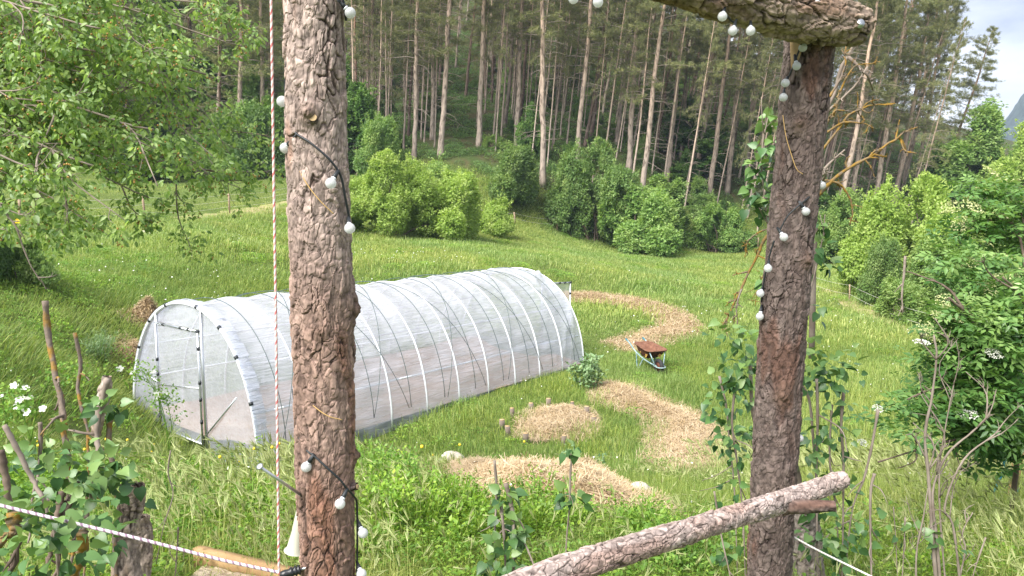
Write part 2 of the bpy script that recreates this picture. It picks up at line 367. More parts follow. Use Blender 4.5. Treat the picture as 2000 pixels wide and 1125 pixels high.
def _film(nm='plastic_film', bd=.03, lo=.55, hi=.18):
    m, t, o = newmat(nm)
    p = N(t, "ShaderNodeBsdfPrincipled", i_Roughness=.26); p.inputs['Base Color'].default_value = (.63,.665,.75,1); p.inputs['Specular IOR Level'].default_value = .6
    tl = N(t, "ShaderNodeBsdfTranslucent"); tl.inputs[0].default_value = (.78,.80,.86,1)
    tp = N(t, "ShaderNodeBsdfTransparent"); tp.inputs[0].default_value = (.94,.95,.97,1)
    a = N(t, "ShaderNodeMixShader"); a.inputs[0].default_value = .45; b = N(t, "ShaderNodeMixShader")
    oc = N(t, "ShaderNodeTexCoord"); r1 = N(t, "ShaderNodeMapping"); r1.inputs['Rotation'].default_value = (0, 0, -math.atan2(.778, .628))
    r2 = N(t, "ShaderNodeMapping"); r2.inputs['Scale'].default_value = (1.1, 8.5, 15.); r2.inputs['Rotation'].default_value = (0, .16, 0)
    t.links.new(oc.outputs['Object'], r1.inputs[0]); t.links.new(r1.outputs[0], r2.inputs[0])
    w = N(t, "ShaderNodeTexNoise"); w.inputs['Scale'].default_value = 1.3; w.inputs['Detail'].default_value = 4; w.inputs['Distortion'].default_value = .9; t.links.new(r2.outputs[0], w.inputs['Vector'])
    n = wnoise(t, 1.1, 3, True); ad = N(t, "ShaderNodeMath", operation='ADD'); t.links.new(n, ad.inputs[0]); t.links.new(w.outputs['Fac'], ad.inputs[1])
    mr = N(t, "ShaderNodeMapRange"); mr.inputs[1].default_value = .78; mr.inputs[2].default_value = 1.22
    mr.inputs[3].default_value = lo; mr.inputs[4].default_value = hi; t.links.new(ad.outputs[0], mr.inputs[0]); t.links.new(mr.outputs[0], b.inputs[0])
    bp = N(t, "ShaderNodeBump"); bp.inputs['Strength'].default_value = 1.0; bp.inputs['Distance'].default_value = bd; t.links.new(w.outputs['Fac'], bp.inputs['Height'])
    t.links.new(bp.outputs[0], p.inputs['Normal']); t.links.new(bp.outputs[0], tl.inputs['Normal'])
    t.links.new(p.outputs[0], a.inputs[1]); t.links.new(tl.outputs[0], a.inputs[2])
    t.links.new(a.outputs[0], b.inputs[1]); t.links.new(tp.outputs[0], b.inputs[2]); t.links.new(b.outputs[0], o.inputs[0]); return m
M['film'] = _film(); M['film_end'] = _film('plastic_film_end', .008, .66, .46)
def _colored(name, rough, spec=.4):
    m, t, o = newmat(name); p = N(t, "ShaderNodeBsdfPrincipled", i_Roughness=rough); p.inputs['Specular IOR Level'].default_value = spec
    t.links.new(attr(t, 'col', True), p.inputs['Base Color']); t.links.new(p.outputs[0], o.inputs[0]); return m
M['rope'] = _colored('rope', .8)
def _bulb():
    m, t, o = newmat('frosted_bulb'); p = N(t, "ShaderNodeBsdfPrincipled", i_Roughness=.12); p.inputs['Coat Weight'].default_value = .6; p.inputs['Base Color'].default_value = (.66,.67,.68,1)
    b = N(t, "ShaderNodeBump"); b.inputs['Strength'].default_value = .5; b.inputs['Distance'].default_value = .002
    t.links.new(wnoise(t, 420., 2, True), b.inputs['Height']); t.links.new(b.outputs[0], p.inputs['Normal'])
    tl = N(t, "ShaderNodeBsdfTranslucent"); tl.inputs[0].default_value = (.85,.86,.86,1); x = N(t, "ShaderNodeMixShader"); x.inputs[0].default_value = .45
    t.links.new(p.outputs[0], x.inputs[1]); t.links.new(tl.outputs[0], x.inputs[2]); t.links.new(x.outputs[0], o.inputs[0]); return m
M['bulb'] = _bulb()
def _ground():
    m, t, o = newmat('ground'); p = N(t, "ShaderNodeBsdfPrincipled", i_Roughness=.95); p.inputs['Specular IOR Level'].default_value = .1
    g = mixc(t, ramp(t, wnoise(t, .35, 6), [(0,0,0),(1,1,1)], [.35,.65]), (.085,.12,.026), (.15,.18,.05))
    g = mixc(t, ramp(t, wnoise(t, 6., 4), [(0,0,0),(1,1,1)], [.3,.7]), g, (.055,.085,.02))
    f = mixc(t, ramp(t, wnoise(t, .5, 7), [(0,0,0),(1,1,1)], [.4,.62]), (.045,.07,.02), (.07,.06,.03))
    c = mixc(t, attr(t, 'rnd'), g, f); t.links.new(c, p.inputs['Base Color'])
    b = N(t, "ShaderNodeBump"); b.inputs['Strength'].default_value = .8; b.inputs['Distance'].default_value = .15
    t.links.new(wnoise(t, 3., 6), b.inputs['Height']); t.links.new(b.outputs[0], p.inputs['Normal']); t.links.new(p.outputs[0], o.inputs[0]); return m
M['ground'] = _ground()

# ------------------------------------------------------------------ ground
FOREST = [gd(x, y)[:2] for x, y in [(420,330),(560,335),(700,335),(850,345),(960,380),(1060,430),(1200,425),(1330,440),(1480,440)]]
FOREST = [(-160, 58), (-60, 60)] + [tuple(q) for q in FOREST] + [(24, 62), (45, 66), (160, 70), (160, 500), (-160, 500)]
def axis(lo, hi, n, k):
    s = np.linspace(-1, 1, n); w = np.sinh(k * s) / np.sinh(k); return np.where(w < 0, -w * lo, w * hi)
gx = axis(-420, 420, 340, 4.6); gy = np.r_[np.linspace(-80, 1.5, 18)[:-1], 1.5 + np.sinh(np.linspace(0, 4.6, 330)) / np.sinh(4.6) * 440]
XX, YY = np.meshgrid(gx, gy); ZZ = G(XX, YY)
inside = inpoly(XX, YY, FOREST); fd = edged(XX, YY, FOREST); fm = np.where(inside, sst(0, 4, fd), 0)
b = MB(); nx, ny = len(gx), len(gy); i = (np.arange(ny - 1)[:, None] * nx + np.arange(nx - 1)[None]).ravel()
b.add(np.c_[XX.ravel(), YY.ravel(), ZZ.ravel()], np.stack([i, i + 1, i + nx + 1, i + nx], 1), 0, fm.ravel())
tag(b.build('ground', M['ground'], org=(0, 0, 0)), kind='structure')

# ------------------------------------------------------------------ greenhouse
GC = A(-5.54, 12.5); GA = nrm(A(.628, .778)); GU = A(GA[1], -GA[0]); HW, GL, GH, GZ = 2.08, 9.1, 2.34, 0.0
def gh(u, l, z): return A(*(GC + GU * u + GA * l), GZ + z)
def hoop(t, l, k=1.0):                   # t 0..pi from left foot over the ridge to right foot
    c, s = math.cos(t), math.sin(t)
    return gh(-np.sign(c) * abs(c) ** .92 * HW * k, l, (abs(s) ** .96) * GH * k - (.12 if s < .02 else 0))
t_gh = thing('greenhouse', 'long tunnel greenhouse of translucent plastic film over hoops', 'greenhouse', (*GC, GZ))
NH = 11; nl, ntt = 260, 90
ls = np.linspace(0, GL, nl); ts = np.linspace(.0, math.pi, ntt); LL, TT = np.meshgrid(ls, ts, indexing='ij'); l_, t_ = LL.ravel(), TT.ravel()
bay = (l_ / GL * (NH - 1)) % 1
sag = np.sin(bay * math.pi) ** 2
q = np.c_[l_ * .8, t_ * 8.5 - l_ * .35, l_ * 0]; q2 = np.c_[l_ * .9, t_ * 20 + l_ * 1.3, l_ * 0 + 3]
endp = np.exp(-((GL - l_) / 1.3) ** 2); q3 = np.c_[(l_ * 2.4 + t_ * 2.6), (t_ * 1.0 - l_ * .7), l_ * 0 + 7]
def ridge(x): return 1 - np.abs(2 * x - 1)
low = sst(.75, .1, np.sin(t_))
r = 1 - (sag * .021) + (ridge(fbm(q, 3, 3)) ** 3 - .5) * .022 * (.5 + low) * (.2 + .8 * sag) + (fbm(q2, 3, 8) - .5) * .04 * (.4 + low) * (.2 + .8 * sag) + (ridge(fbm(q3, 2, 6)) ** 3 - .4) * .06 * endp
r = r + .02 * low * sag - .006
c_, s_ = np.cos(t_), np.sin(t_)
uu = -np.sign(c_) * np.abs(c_) ** .92 * HW * r; zz = np.abs(s_) ** .96 * GH * r - np.where(s_ < .03, .25, 0) + .02
zz = zz + .07 * np.exp(-(l_ / .25) ** 2) * np.exp(-((t_ - math.pi / 2) / .12) ** 2)
V = np.c_[GC[0] + GU[0] * uu + GA[0] * l_, GC[1] + GU[1] * uu + GA[1] * l_, zz]
i = (np.arange(nl - 1)[:, None] * ntt + np.arange(ntt - 1)[None]).ravel()
b = MB(); b.add(V, np.stack([i, i + 1, i + ntt + 1, i + ntt], 1)); b.build('film_cover', M['film'], t_gh)
tt = np.linspace(0, math.pi, 40)
hp = None
for k in range(NH):                      # one hoop mesh, copied down the tunnel
    if hp is None:
        b = MB(); addtube(b, [hoop(t, 0, .998) for t in tt], .018, 8); hp = b.build('hoop', M['pipe'], t_gh)
        hl = np.array(hp.location)
    else:
        c = hp.copy(); scene.collection.objects.link(c); c.parent = t_gh
        c.location = hl + A(*(GA * GL * k / (NH - 1)), 0)
for u, z in ((0, GH * .975), (-1.55, 1.45), (1.55, 1.45), (1.95, .75), (-1.95, .75)):
    b = MB(); addtube(b, [gh(u * .99, .05, z), gh(u * .99, GL - .05, z)], .017, 6); b.build('purlin', M['pipe'], t_gh)
def onfilm(t, l, o=.018): 
    s = math.sin(((l / GL * (NH - 1)) % 1) * math.pi) ** 2
    return hoop(min(max(t, .03), 3.11), l, 1 + o)
for k in range(NH - 1):
    l = GL * (k + .5) / (NH - 1); b = MB(); addtube(b, [onfilm(t, l) for t in tt[1:-1]], .0068, 5); b.build('tension_wire', M['wire'], t_gh)
for l0, l1 in ((.3, 3.2), (3.2, .3), (2.6, 5.4), (5.0, 2.2), (4.6, 7.4), (6.9, 4.1), (6.4, 8.9), (8.8, 6.0)):
    b = MB(); addtube(b, [onfilm(t, l0 + (l1 - l0) * (t / math.pi), .021) for t in tt[1:-1]], .006, 5); b.build('tension_wire', M['wire'], t_gh)
def endwall(l, skip=None):
    b = MB(); n = 44
    us = np.linspace(-HW, HW, n)
    for a0, a1 in zip(us[:-1], us[1:]):
        def top(u): return max(.02, GH * (1 - (abs(u) / HW) ** (2 / .94)) ** (.48))
        if skip and skip[0] < (a0 + a1) / 2 < skip[1]: 
            z0a = z0b = skip[2]
            if top(a0) < z0a + .02: continue
        else: z0a = z0b = -.25
        m = 14; w = []
        for u in (a0, a1):
            zs = np.linspace(z0a, top(u), m)
            for z in zs:
                dd = (float(fbm(A([u * 3.5 + z * 1.2, z * .9 - u * .4, l]), 3, 2)[0]) - .5) * .07
                w.append(gh(u, l + dd, z))
        w = np.array(w); j = np.arange(m - 1); b.add(w, np.stack([j, j + m, j + m + 1, j + 1], 1))
    return b
D0, D1, DH = -1.0, .46, 1.93
endwall(-.01, (D0, D1, DH)).build('end_panel', M['film_end'], t_gh)
endwall(GL + .01).build('end_panel', M['film_end'], t_gh)
b = MB(); addtube(b, [hoop(t, -.03, 1.0) for t in tt], .028, 8); b.build('end_hoop', M['pipe'], t_gh)
b = MB()                                  # film wrapped back over the end hoop
for k in range(38):
    P = []
    for t in (tt[k + 1] - .04, tt[min(k + 2, 39)] + .0):
        for l, o in ((-.06, 1.012), (.04, 1.024), (.16, 1.012 + .01 * math.sin(k * 2.3))): P.append(hoop(t, l, o))
    b.add(P, [[0, 1, 4, 3], [1, 2, 5, 4]])
b.build('film_hem', M['film'], t_gh)
hd = None
for u in (D0 - .03, D1 + .07):
    b = MB(); addtube(b, [gh(u, -.03, -.2), gh(u, -.03, GH * (1 - (abs(u) / HW) ** 2.1) ** .48)], .026, 8); b.build('end_post', M['steel'], t_gh)
b = MB(); addtube(b, [gh(D1 + .05, -.04, .12), gh(D1 + 1.05, -.02, .95)], .014, 6); b.build('brace', M['steel'], t_gh)
b = MB(); addtube(b, [gh(-HW * .9, -.02, .95), gh(D0 - .05, -.02, .8)], .014, 6); b.build('brace', M['steel'], t_gh)
def door(name, h0, yd, w, label=None):    # framed film door: h0 hinge foot, yd unit vector along the door
    nn = A(-yd[1], yd[0], 0); y3 = A(*yd, 0); Z = A(0, 0, 1); b = MB(); n, m = 20, 26
    V = []
    for i in range(n):
        for j in range(m):
            a, c = i / (n - 1), j / (m - 1); dd = (float(fbm(A([a * 5 + c * 2, c * 2.0 - a * 1.4, w]), 3, 4)[0]) - .5) * .09
            V.append(h0 + y3 * w * a + Z * DH * c + nn * (dd * min(1, 8 * a * (1 - a), 8 * c * (1 - c))))
    i = (np.arange(n - 1)[:, None] * m + np.arange(m - 1)[None]).ravel(); b.add(V, np.stack([i, i + 1, i + m + 1, i + m], 1))
    d = b.build(name, M['film_end'], t_gh)
    if label: d['label'] = label
    ORG[d.name] = tuple(np.array(d.location) + np.array(ORG[t_gh.name]))
    b = MB(); o = nn * -.012
    for p, q in (((0, 0), (0, 1)), ((1, 0), (1, 1)), ((0, 0), (1, 0)), ((0, 1), (1, 1)), ((0, .42), (1, .5))):
        addtube(b, [h0 + y3 * w * p[0] + Z * DH * p[1] + o, h0 + y3 * w * q[0] + Z * DH * q[1] + o], .019 if q != (1, .5) else .009, 8)
    b.build('frame', M['steel'], d)
    for a, c in ((0, .12), (0, .3), (0, .52), (0, .66), (1, .2), (1, .4), (1, .55), (1, .85), (.2, 1), (.62, 1), (.8, 1), (1, 1)):
        b = MB(); p = h0 + y3 * w * a + Z * DH * c + o; addtube(b, [p - Z * .03, p + Z * .03] if a in (0, 1) and c < 1 else [p - y3 * .03, p + y3 * .03], .027, 8); b.build('clip', M['clip'], d)
door('door', gh(D0, -.05, -.02), GU, D1 - D0, 'closed film door of the tunnel with dark clips')
fa = nrm(GA * .9 + GU * .42); door('door', gh(.72, GL + .05, .03), fa, .86, 'film door standing open at the far end')
for t in (.35, .62, .95, 1.3, 1.75, 2.1, 2.4, 2.75): b = MB(); addtube(b, [hoop(t - .012, -.035, 1.003), hoop(t + .012, -.035, 1.003)], .036, 8); b.build('clip', M['clip'], t_gh)
GHP = [tuple((GC + GU * u + GA * l)) for u, l in ((-HW, -.02), (HW, -.02), (HW, GL + .1), (-HW, GL + .1))]
b = MB(); n = 60                          # bare beds under the film
for s0, s1 in ((-2.06, 2.06),):
    P = []
    for i in range(n):
        for j in range(24):
            u = s0 + (s1 - s0) * j / 23; l = .08 + (GL - .16) * i / (n - 1); p = gh(u, l, 0)
            P.append([p[0], p[1], max(0.03, float(G(p[0], p[1])[0])) + .03 + .14 * max(0, math.sin(math.pi * j / 23 * 3)) * (.6 + .8 * float(vnoise(A([u * 3, l * 3, 0]))[0]))])
    i = (np.arange(n - 1)[:, None] * 24 + np.arange(23)[None]).ravel(); b.add(P, np.stack([i, i + 1, i + 25, i + 24], 1))
tag(b.build('soil', M['soil']), kind='structure')

# ------------------------------------------------------------------ logs
def logmesh(mb, P, R, nz, na, seed, pal, plate=(14., 5.), depth=.012, knots=(), mat=0, crack=.12, lo=.15, low=None):
    """barked log along P: plates of bark cut by crevices, colours of plate and crevice kept per vertex"""
    P = spline(P, nz); R = np.interp(np.linspace(0, 1, nz), np.linspace(0, 1, len(R)), R); P0 = P
    T = nrm(np.gradient(P, axis=0)); up = A(0, 1, 0) if abs(T[0][1]) < .8 else A(0, 0, 1); X = np.empty((nz, 3)); x = nrm(np.cross(up, T[0]))
    for i in range(nz): x = nrm(x - T[i] * (x @ T[i])); X[i] = x
    Y = np.cross(T, X); a = np.arange(na) * 2 * math.pi / na
    s = np.r_[0, np.cumsum(np.linalg.norm(np.diff(P, axis=0), axis=1))]
    ca, sa = np.cos(a), np.sin(a); rr = R[:, None] * np.ones(na)[None]
    C = np.stack([rr * ca, rr * sa, np.repeat(s[:, None], na, 1)], -1).reshape(-1, 3)
    w1, w2, w3 = [fbm(C * A(16, 16, 7), 4, seed + q) - .5 for q in (40, 47, 54)]; W = C + np.c_[w1, w2, w3 * 1.6] * .075
    Q = W * A(plate[0], plate[0], plate[1]) * 1.55; f1, f2, idd = worley(Q, seed); open_ = sst(.47, .66, fbm(C * A(16, 16, 8), 3, seed + 60)); e = 1 - (1 - sst(.0, crack, f2 - f1)) * (lo + (1 - lo) * open_)
    g1_, g2_, id2 = worley(W * A(plate[0] * 2.6, plate[0] * 2.6, plate[1] * 2.6), seed + 9); e2 = sst(0, .2, g2_ - g1_)
    fine = fbm(C * A(70, 70, 30), 3, seed + 3)
    h = depth * (1.2 * e * (.4 + .9 * idd) + .6 * e2 * (.2 + id2) + 1.0 * (fine - .5)) - depth * .6
    lump = (fbm(C * A(6, 6, 1.6), 3, seed + 77) - .5) * .16
    rad = rr.ravel() * (1 + lump) + h; col0, col1, col2, crev = [A(*c) for c in pal]
    mixv = np.clip(idd * .6 + .6 * fbm(C * A(8, 8, 3), 3, seed + 21) - .1, 0, 1)[:, None]
    col = col0 * (1 - mixv) + col1 * mixv
    red = sst(.56, .7, fbm(C * A(11, 11, 2.6), 4, seed + 31))[:, None]; col = col * (1 - red * .8) + col2 * red * .8
    if low: g = sst(.75, .25, C[:, 2] / s[-1] + (fbm(C * A(5, 5, 2), 2, seed + 5) - .5) * .5)[:, None]; col = col * (1 - g + g * A(*low))
    k = (e * (.62 + .38 * e2))[:, None]; col = crev * (1 - k) + col * k; col = col * (.55 + .9 * fine[:, None]) * (.8 + .4 * id2[:, None])
    for (ks, ka, kr, kh) in knots:        # (along 0..1, angle, radius m, height m)
        da = np.angle(np.exp(1j * (np.arctan2(C[:, 1], C[:, 0]) - ka))) * rr.ravel(); dz = C[:, 2] - ks * s[-1]
        d = np.hypot(da, dz * .8) / kr; rad = rad + kh * np.exp(-d ** 2 * 1.6) * (1 + .25 * np.sin(d * 9)); w = np.exp(-d ** 2 * 1.1)[:, None]
        col = col * (1 - .7 * w) + A(.11, .07, .05) * .7 * w
    rad = rad.reshape(nz, na)
    V = (P[:, None] + rad[..., None] * (ca[None, :, None] * X[:, None] + sa[None, :, None] * Y[:, None])).reshape(-1, 3)
    i = np.arange(nz - 1)[:, None] * na; j = np.arange(na)[None]; kk = (j + 1) % na
    mb.add(V, np.stack([i + j, i + kk, i + na + kk, i + na + j], -1).reshape(-1, 4), mat, .5, np.clip(col, 0, 1))
    return P, X, Y, R
def endcap(mb, P, X, Y, R, at, seed, out=.004, k=.95):
    p = P[at]; T = nrm(P[-1] - P[-2]) if at == -1 else -nrm(P[1] - P[0]); n = 28
    V = [p + T * out]; 
    for q in (.5, 1.0):
        for j in range(n):
            a = 2 * math.pi * j / n; V.append(p + T * (out * (1.3 - q)) + (X[at] * math.cos(a) + Y[at] * math.sin(a)) * R[at] * q * k)
    f3 = [[0, 1 + j, 1 + (j + 1) % n] for j in range(n)]; f4 = [[1 + j, 1 + n + j, 1 + n + (j + 1) % n, 1 + (j + 1) % n] for j in range(n)]
    kq = mb.n; mb.add(V, f3); mb.f.append(np.array(f4) + kq); mb.m.append(np.zeros(n, np.int32))
PAL_L = [(.44,.35,.31),(.28,.215,.19),(.31,.19,.14),(.06,.04,.033)]
PAL_R = [(.105,.076,.067),(.17,.134,.12),(.115,.06,.043),(.022,.014,.012)]
PAL_B = [(.33,.255,.205),(.21,.16,.12),(.19,.12,.08),(.045,.032,.024)]
PAL_RAIL = [(.43,.355,.325),(.33,.26,.235),(.32,.22,.185),(.055,.038,.033)]
LP0, LD = [(642,1210),(636,900),(630,600),(620,300),(611,-60)], 2.25
lp = [pt(x, y, LD) for x, y in LP0]
t_lp = thing('log_post', 'thick grey brown pine log post with peeling bark left of the picture centre', 'log post', lp[0])
b = MB(); LPp, LPx, LPy, LPr = logmesh(b, lp, [.079,.084,.089,.086,.084], 700, 190, 3, PAL_L, (21., 9.5), .0062, knots=[(.79, -1.55, .03, .022), (.5, .05, .04, .018), (.475, -1.4, .022, .008), (.27, .1, .03, .012)], low=(.70,.57,.51))
b.build('bark', M['bark'], t_lp, smooth=False)
def stub(parent, p, d, r, L, name='branch_stub'):
    b = MB(); V = [p, p + d * L * .6, p + d * L]; logmesh(b, V, [r * 1.3, r, r * .9], 30, 24, int(abs(p[0]) * 991), PAL_R, (30., 16.), .004)
    o = b.build(name, M['bark'], parent); ORG[o.name] = tuple(np.array(o.location) + np.array(ORG[parent.name]))
    P = spline(V, 8); T = nrm(d); x = nrm(np.cross(T, A(0, 0, 1))); y = np.cross(x, T); b = MB()
    endcap(b, P, np.repeat(x[None], 8, 0), np.repeat(y[None], 8, 0), np.full(8, r * .9), -1, 1, .002, 1.0); b.build('cut_end', M['cutwood'], o); return o
stub(t_lp, pt(614, 236, LD - .082), nrm(A(.05, -.9, .35)), .012, .02)
stub(t_lp, pt(686, 952, LD - .01), nrm(A(.9, -.3, .25)), .009, .022)
RP0, RD = [(1497,1210),(1513,900),(1532,600),(1561,300),(1586,30)], 3.0
rp_ = [pt(x, y, RD) for x, y in RP0]
t_rp = thing('log_post', 'reddish brown log post under the end of the crossbeam, leaning right', 'log post', rp_[0])
b = MB(); RPp, RPx, RPy, RPr = logmesh(b, rp_, [.082,.085,.088,.086,.092], 640, 170, 23, PAL_R, (25., 10.), .0058, knots=[(.62, -1.1, .03, .016), (.4, -1.7, .035, .015), (.83, -2.0, .03, .012)], low=(.95,.95,.95))
b.build('bark', M['bark'], t_rp, smooth=False)
b = MB(); pp = [pt(1562, 76, RD - .085), pt(1559, 100, RD - .0905), pt(1552, 134, RD - .083)]
V = []
for (x, y, w) in ((1556, 72, 13), (1556, 90, 13), (1553, 112, 9), (1548, 136, 3)):
    for k in (-1, 1): 
        dx = (x + k * w - (1586 - (y - 30) * .093)) / F * RD; V.append(pt(x + k * w, y, RD - math.sqrt(max(.0965 ** 2 - dx * dx, 1e-5))))
b.add(V, [[0, 1, 3, 2], [2, 3, 5, 4], [4, 5, 7, 6]]); b.build('bare_wood', M['cutwood'], t_rp)
bm_ = [pt(760, -200, 2.2), pt(1100, -108, 2.4), pt(1310, -46, 2.55), pt(1500, 13, 2.75), pt(1590, 38, 2.86), pt(1674, 49, 2.97)]
t_bm = thing('log_beam', 'rugged tan log lying across the top of the right log post', 'log beam', bm_[-1])
b = MB(); BP, BX, BY, BR = logmesh(b, bm_, [.075,.077,.079,.082,.080,.066], 360, 130, 51, PAL_B, (11., 6.), .012)
b.build('bark', M['bark'], t_bm, smooth=False)
b = MB(); endcap(b, BP, BX, BY, BR, -1, 4, .012, .93); b.build('cut_end', M['cutwood'], t_bm)
b = MB(); p = pt(1672, 50, 2.89); addtube(b, [p, p + A(.0, -.035, -.002)], .011, 6); addtube(b, [p + A(0, -.03, 0), p + A(0, -.034, 0)], .017, 14); b.build('bolt_head', M['steel'], t_bm)
rl_ = [pt(960, 1175, 1.72), pt(1060, 1128, 1.82), pt(1200, 1082, 2.0), pt(1400, 1020, 2.35), pt(1540, 975, 2.68), pt(1645, 937, 2.86)]
t_rl = thing('log_rail', 'slanting pinkish grey log rail with scaly bark crossing the right log post', 'log rail', rl_[-1])
b = MB(); QP, QX, QY, QR = logmesh(b, rl_, [.039,.038,.037,.036,.037,.033], 520, 120, 83, PAL_RAIL, (19., 14.), .0042, crack=.10, lo=.75)
b.build('bark', M['bark'], t_rl, smooth=False)
b = MB(); endcap(b, QP, QX, QY, QR, -1, 4, .004, .95); b.build('cut_end', M['twig'], t_rl)
stub(t_rl, pt(1528, 990, 2.64), nrm(pt(1624, 989, 2.62) - pt(1528, 990, 2.64)), .021, .185)

# ------------------------------------------------------------------ strings of bulbs, ropes, hardware
def onpost(px, py, which, eps=.009):
    P, R, d0 = (LPp, LPr, LD) if which == 'L' else (RPp, RPr, RD)
    z = pt(px, py, d0)[2]; i = int(np.argmin(abs(P[:, 2] - z))); dx = pt(px, py, d0)[0] - P[i][0]; r = R[i] * 1.07
    return pt(px, py, d0 - (math.sqrt(max(r * r - dx * dx, 0)) + eps if abs(dx) < r else 0) - (.035 if eps > .015 and abs(dx) > .75 * r else 0))
def sphere(mb, c, r, nu=16, nv=12, ax=None, mat=0):
    ax = A(0, 0, 1) if ax is None else nrm(ax); x = nrm(np.cross(ax, A(.3, .9, .1))); y = np.cross(ax, x)
    V = [np.array(c) + r * (math.sin(math.pi * i / nv) * (math.cos(2 * math.pi * j / nu) * x + math.sin(2 * math.pi * j / nu) * y) + math.cos(math.pi * i / nv) * ax) for i in range(nv + 1) for j in range(nu)]
    mb.add(V, [[i * nu + j, (i + 1) * nu + j, (i + 1) * nu + (j + 1) % nu, i * nu + (j + 1) % nu] for i in range(nv) for j in range(nu)], mat)
def bulb(parent, c, a):                  # c globe centre, a cable point
    d = nrm(a - c); b = MB(); sphere(b, c, .0160, 18, 12, d); o = b.build('bulb', M['bulb'], parent); ORG[o.name] = tuple(np.array(o.location) + np.array(ORG[parent.name]))
    b = MB(); addtube(b, [c + d * .0155, c + d * .020], [.0075, .0075], 10, 0); addtube(b, [c + d * .0195, c + d * .03, c + d * .05, a], [.0075, .0065, .0045, .003], 8, 1); b.build('socket', [M['pipe'], M['cable']], o)
sL = thing('string_lights', 'string of round frosted bulbs wound around the left log post', 'string lights', lp[2])
def cable(parent, pts, name='cable', r=.0034): b = MB(); addtube(b, spline(pts, 12 * len(pts)), r, 6); return b.build(name, M['cable'], parent)
LO = lambda *q: [onpost(x, y, 'L') for x, y in q]
cable(sL, LO((668,-20),(672,12),(676,40)))
cable(sL, LO((560,120),(557,165),(560,205),(566,240),(579,261),(605,278),(640,308),(660,333),(668,352),(674,385),(681,420),(683,440)))
cable(sL, LO((572,760),(578,810),(583,850),(592,872),(605,885),(612,889),(640,915),(665,938),(676,953),(690,968),(697,985),(698,1060),(697,1125)))
for c, a in (((684,25),(669,9)),((551,198),(559,195)),((557,289),(580,262)),((646,358),(661,332)),((683,446),(680,425)),((598,912),(612,889)),((664,984),(679,953)),((709,1041),(698,1015)),((706,1121),(698,1100))):
    a3 = onpost(*a, 'L'); c3 = onpost(*c, 'L', .02); bulb(sL, c3, a3)
sR = thing('string_lights', 'string of round frosted bulbs hung from the crossbeam and right log post', 'string lights', rp_[3])
RO = lambda *q: [onpost(x, y, 'R') for x, y in q]
bmz = lambda x, y, k=.082: pt(x, y, np.interp(x, [1100,1310,1500,1590,1700],[2.4,2.55,2.75,2.86,3.0]) - k)
cable(sR, [bmz(1420,10,.08), bmz(1412,18,.07), bmz(1430,42,.05), bmz(1440,38,.06)]); cable(sR, [bmz(1580,-2,.09), bmz(1578,30,.098), bmz(1574,60,.08), pt(1569,74,2.83), *RO((1562,95),(1553,118),(1545,140),(1537,158),(1532,176))])
cable(sR, RO((1600,335),(1596,368),(1580,385),(1562,400),(1540,420),(1528,440),(1522,452)))
cable(sR, RO((1512,470),(1503,500),(1492,550),(1487,590)))
for c, a in (((1120,-3),(1120,-22)),((1168,4),(1168,-16)),((1411,32),(1416,12)),((1431,60),(1438,38)),((1466,60),(1466,42)),((1595,9),(1580,8))):
    bulb(sR, bmz(*c, .10), bmz(*a, .07))
for c, a in (((1568,93),(1566,76)),((1556,129),(1553,112)),((1534,162),(1538,150)),((1530,190),(1532,174)),((1605,362),(1599,350)),((1574,413),(1564,398)),((1531,463),(1522,450)),((1500,524),(1502,508)),((1485,573),(1490,560)),((1484,618),(1487,602)),((1562,856),(1556,840))):
    bulb(sR, onpost(*c, 'R', .02), onpost(*a, 'R'))
def twine(pts, w, label): b = MB(); addtube(b, spline([onpost(x, y, w, .004) for x, y in pts], 40), .0016, 5); tag(b.build('twine', M['twine']), label, 'twine')
twine([(558,268),(565,295),(578,320),(600,360),(625,392),(652,418)], 'L', 'thin yellow twine below the knot of the left log post')
twine([(580,735),(590,765),(612,792),(640,812),(668,820)], 'L', 'thin yellow twine low on the left log post above the cable')
twine([(1529,225),(1535,265),(1545,300),(1556,330),(1568,340)], 'R', 'thin yellow twine on the upper part of the right log post')
def rope(P, r, cols, pitch, n, label, name='rope'):
    P = spline(P, n); V, q, t = tube(P, r, 10); s = np.r_[0, np.cumsum(np.linalg.norm(np.diff(P, axis=0), axis=1))]
    ph = (np.arange(10)[None] / 10 * 3 - s[:, None] / pitch); k = np.floor(ph * 1.0).astype(int) % len(cols)
    C = np.array(cols)[k].reshape(-1, 3); rr = 1 + .16 * np.abs(np.sin(ph * math.pi)).ravel()
    ctr = np.repeat(P, 10, 0); V[:len(ctr)] = ctr + (V[:len(ctr)] - ctr) * rr[:, None]; C = np.r_[C, [cols[0], cols[0]]]
    b = MB(); k0 = b.n; b.add(V, q, 0, .5, C * .998); b.f.append(t); b.m.append(np.zeros(len(t), np.int32)); tag(b.build(name, M['rope']), label, 'rope')
W_, R_ = (.66,.60,.58), (.52,.10,.10)
rope([pt(529,-40,2.12), pt(534,300,2.12), pt(540,700,2.12), pt(545,1122,2.12)], .0033, [W_, (.5,.14,.14), W_, (.6,.32,.3)], .011, 700, 'red and white twisted rope hanging straight down beside the left log post')
LI = (.62,.55,.60); PU = (.24,.15,.22)
rope([pt(-60,970,2.02), pt(0,987,2.04), pt(270,1052,2.1), pt(430,1093,2.14), pt(545,1118,2.17)], .0044, [LI, LI, PU], .007, 620, 'lilac and white rope stretched low across the stump in the bottom left corner')
rope([pt(1540,1043,2.99), pt(1600,1076,2.9), pt(1720,1135,2.7)], .0035, [(.66,.64,.6), (.5,.48,.45)], .007, 240, 'white cord running down right from the right log post')
t_in = thing('rope_insulator', 'black ringed rope insulator screwed into the foot of the left log post', 'insulator', pt(570,1118,2.17))
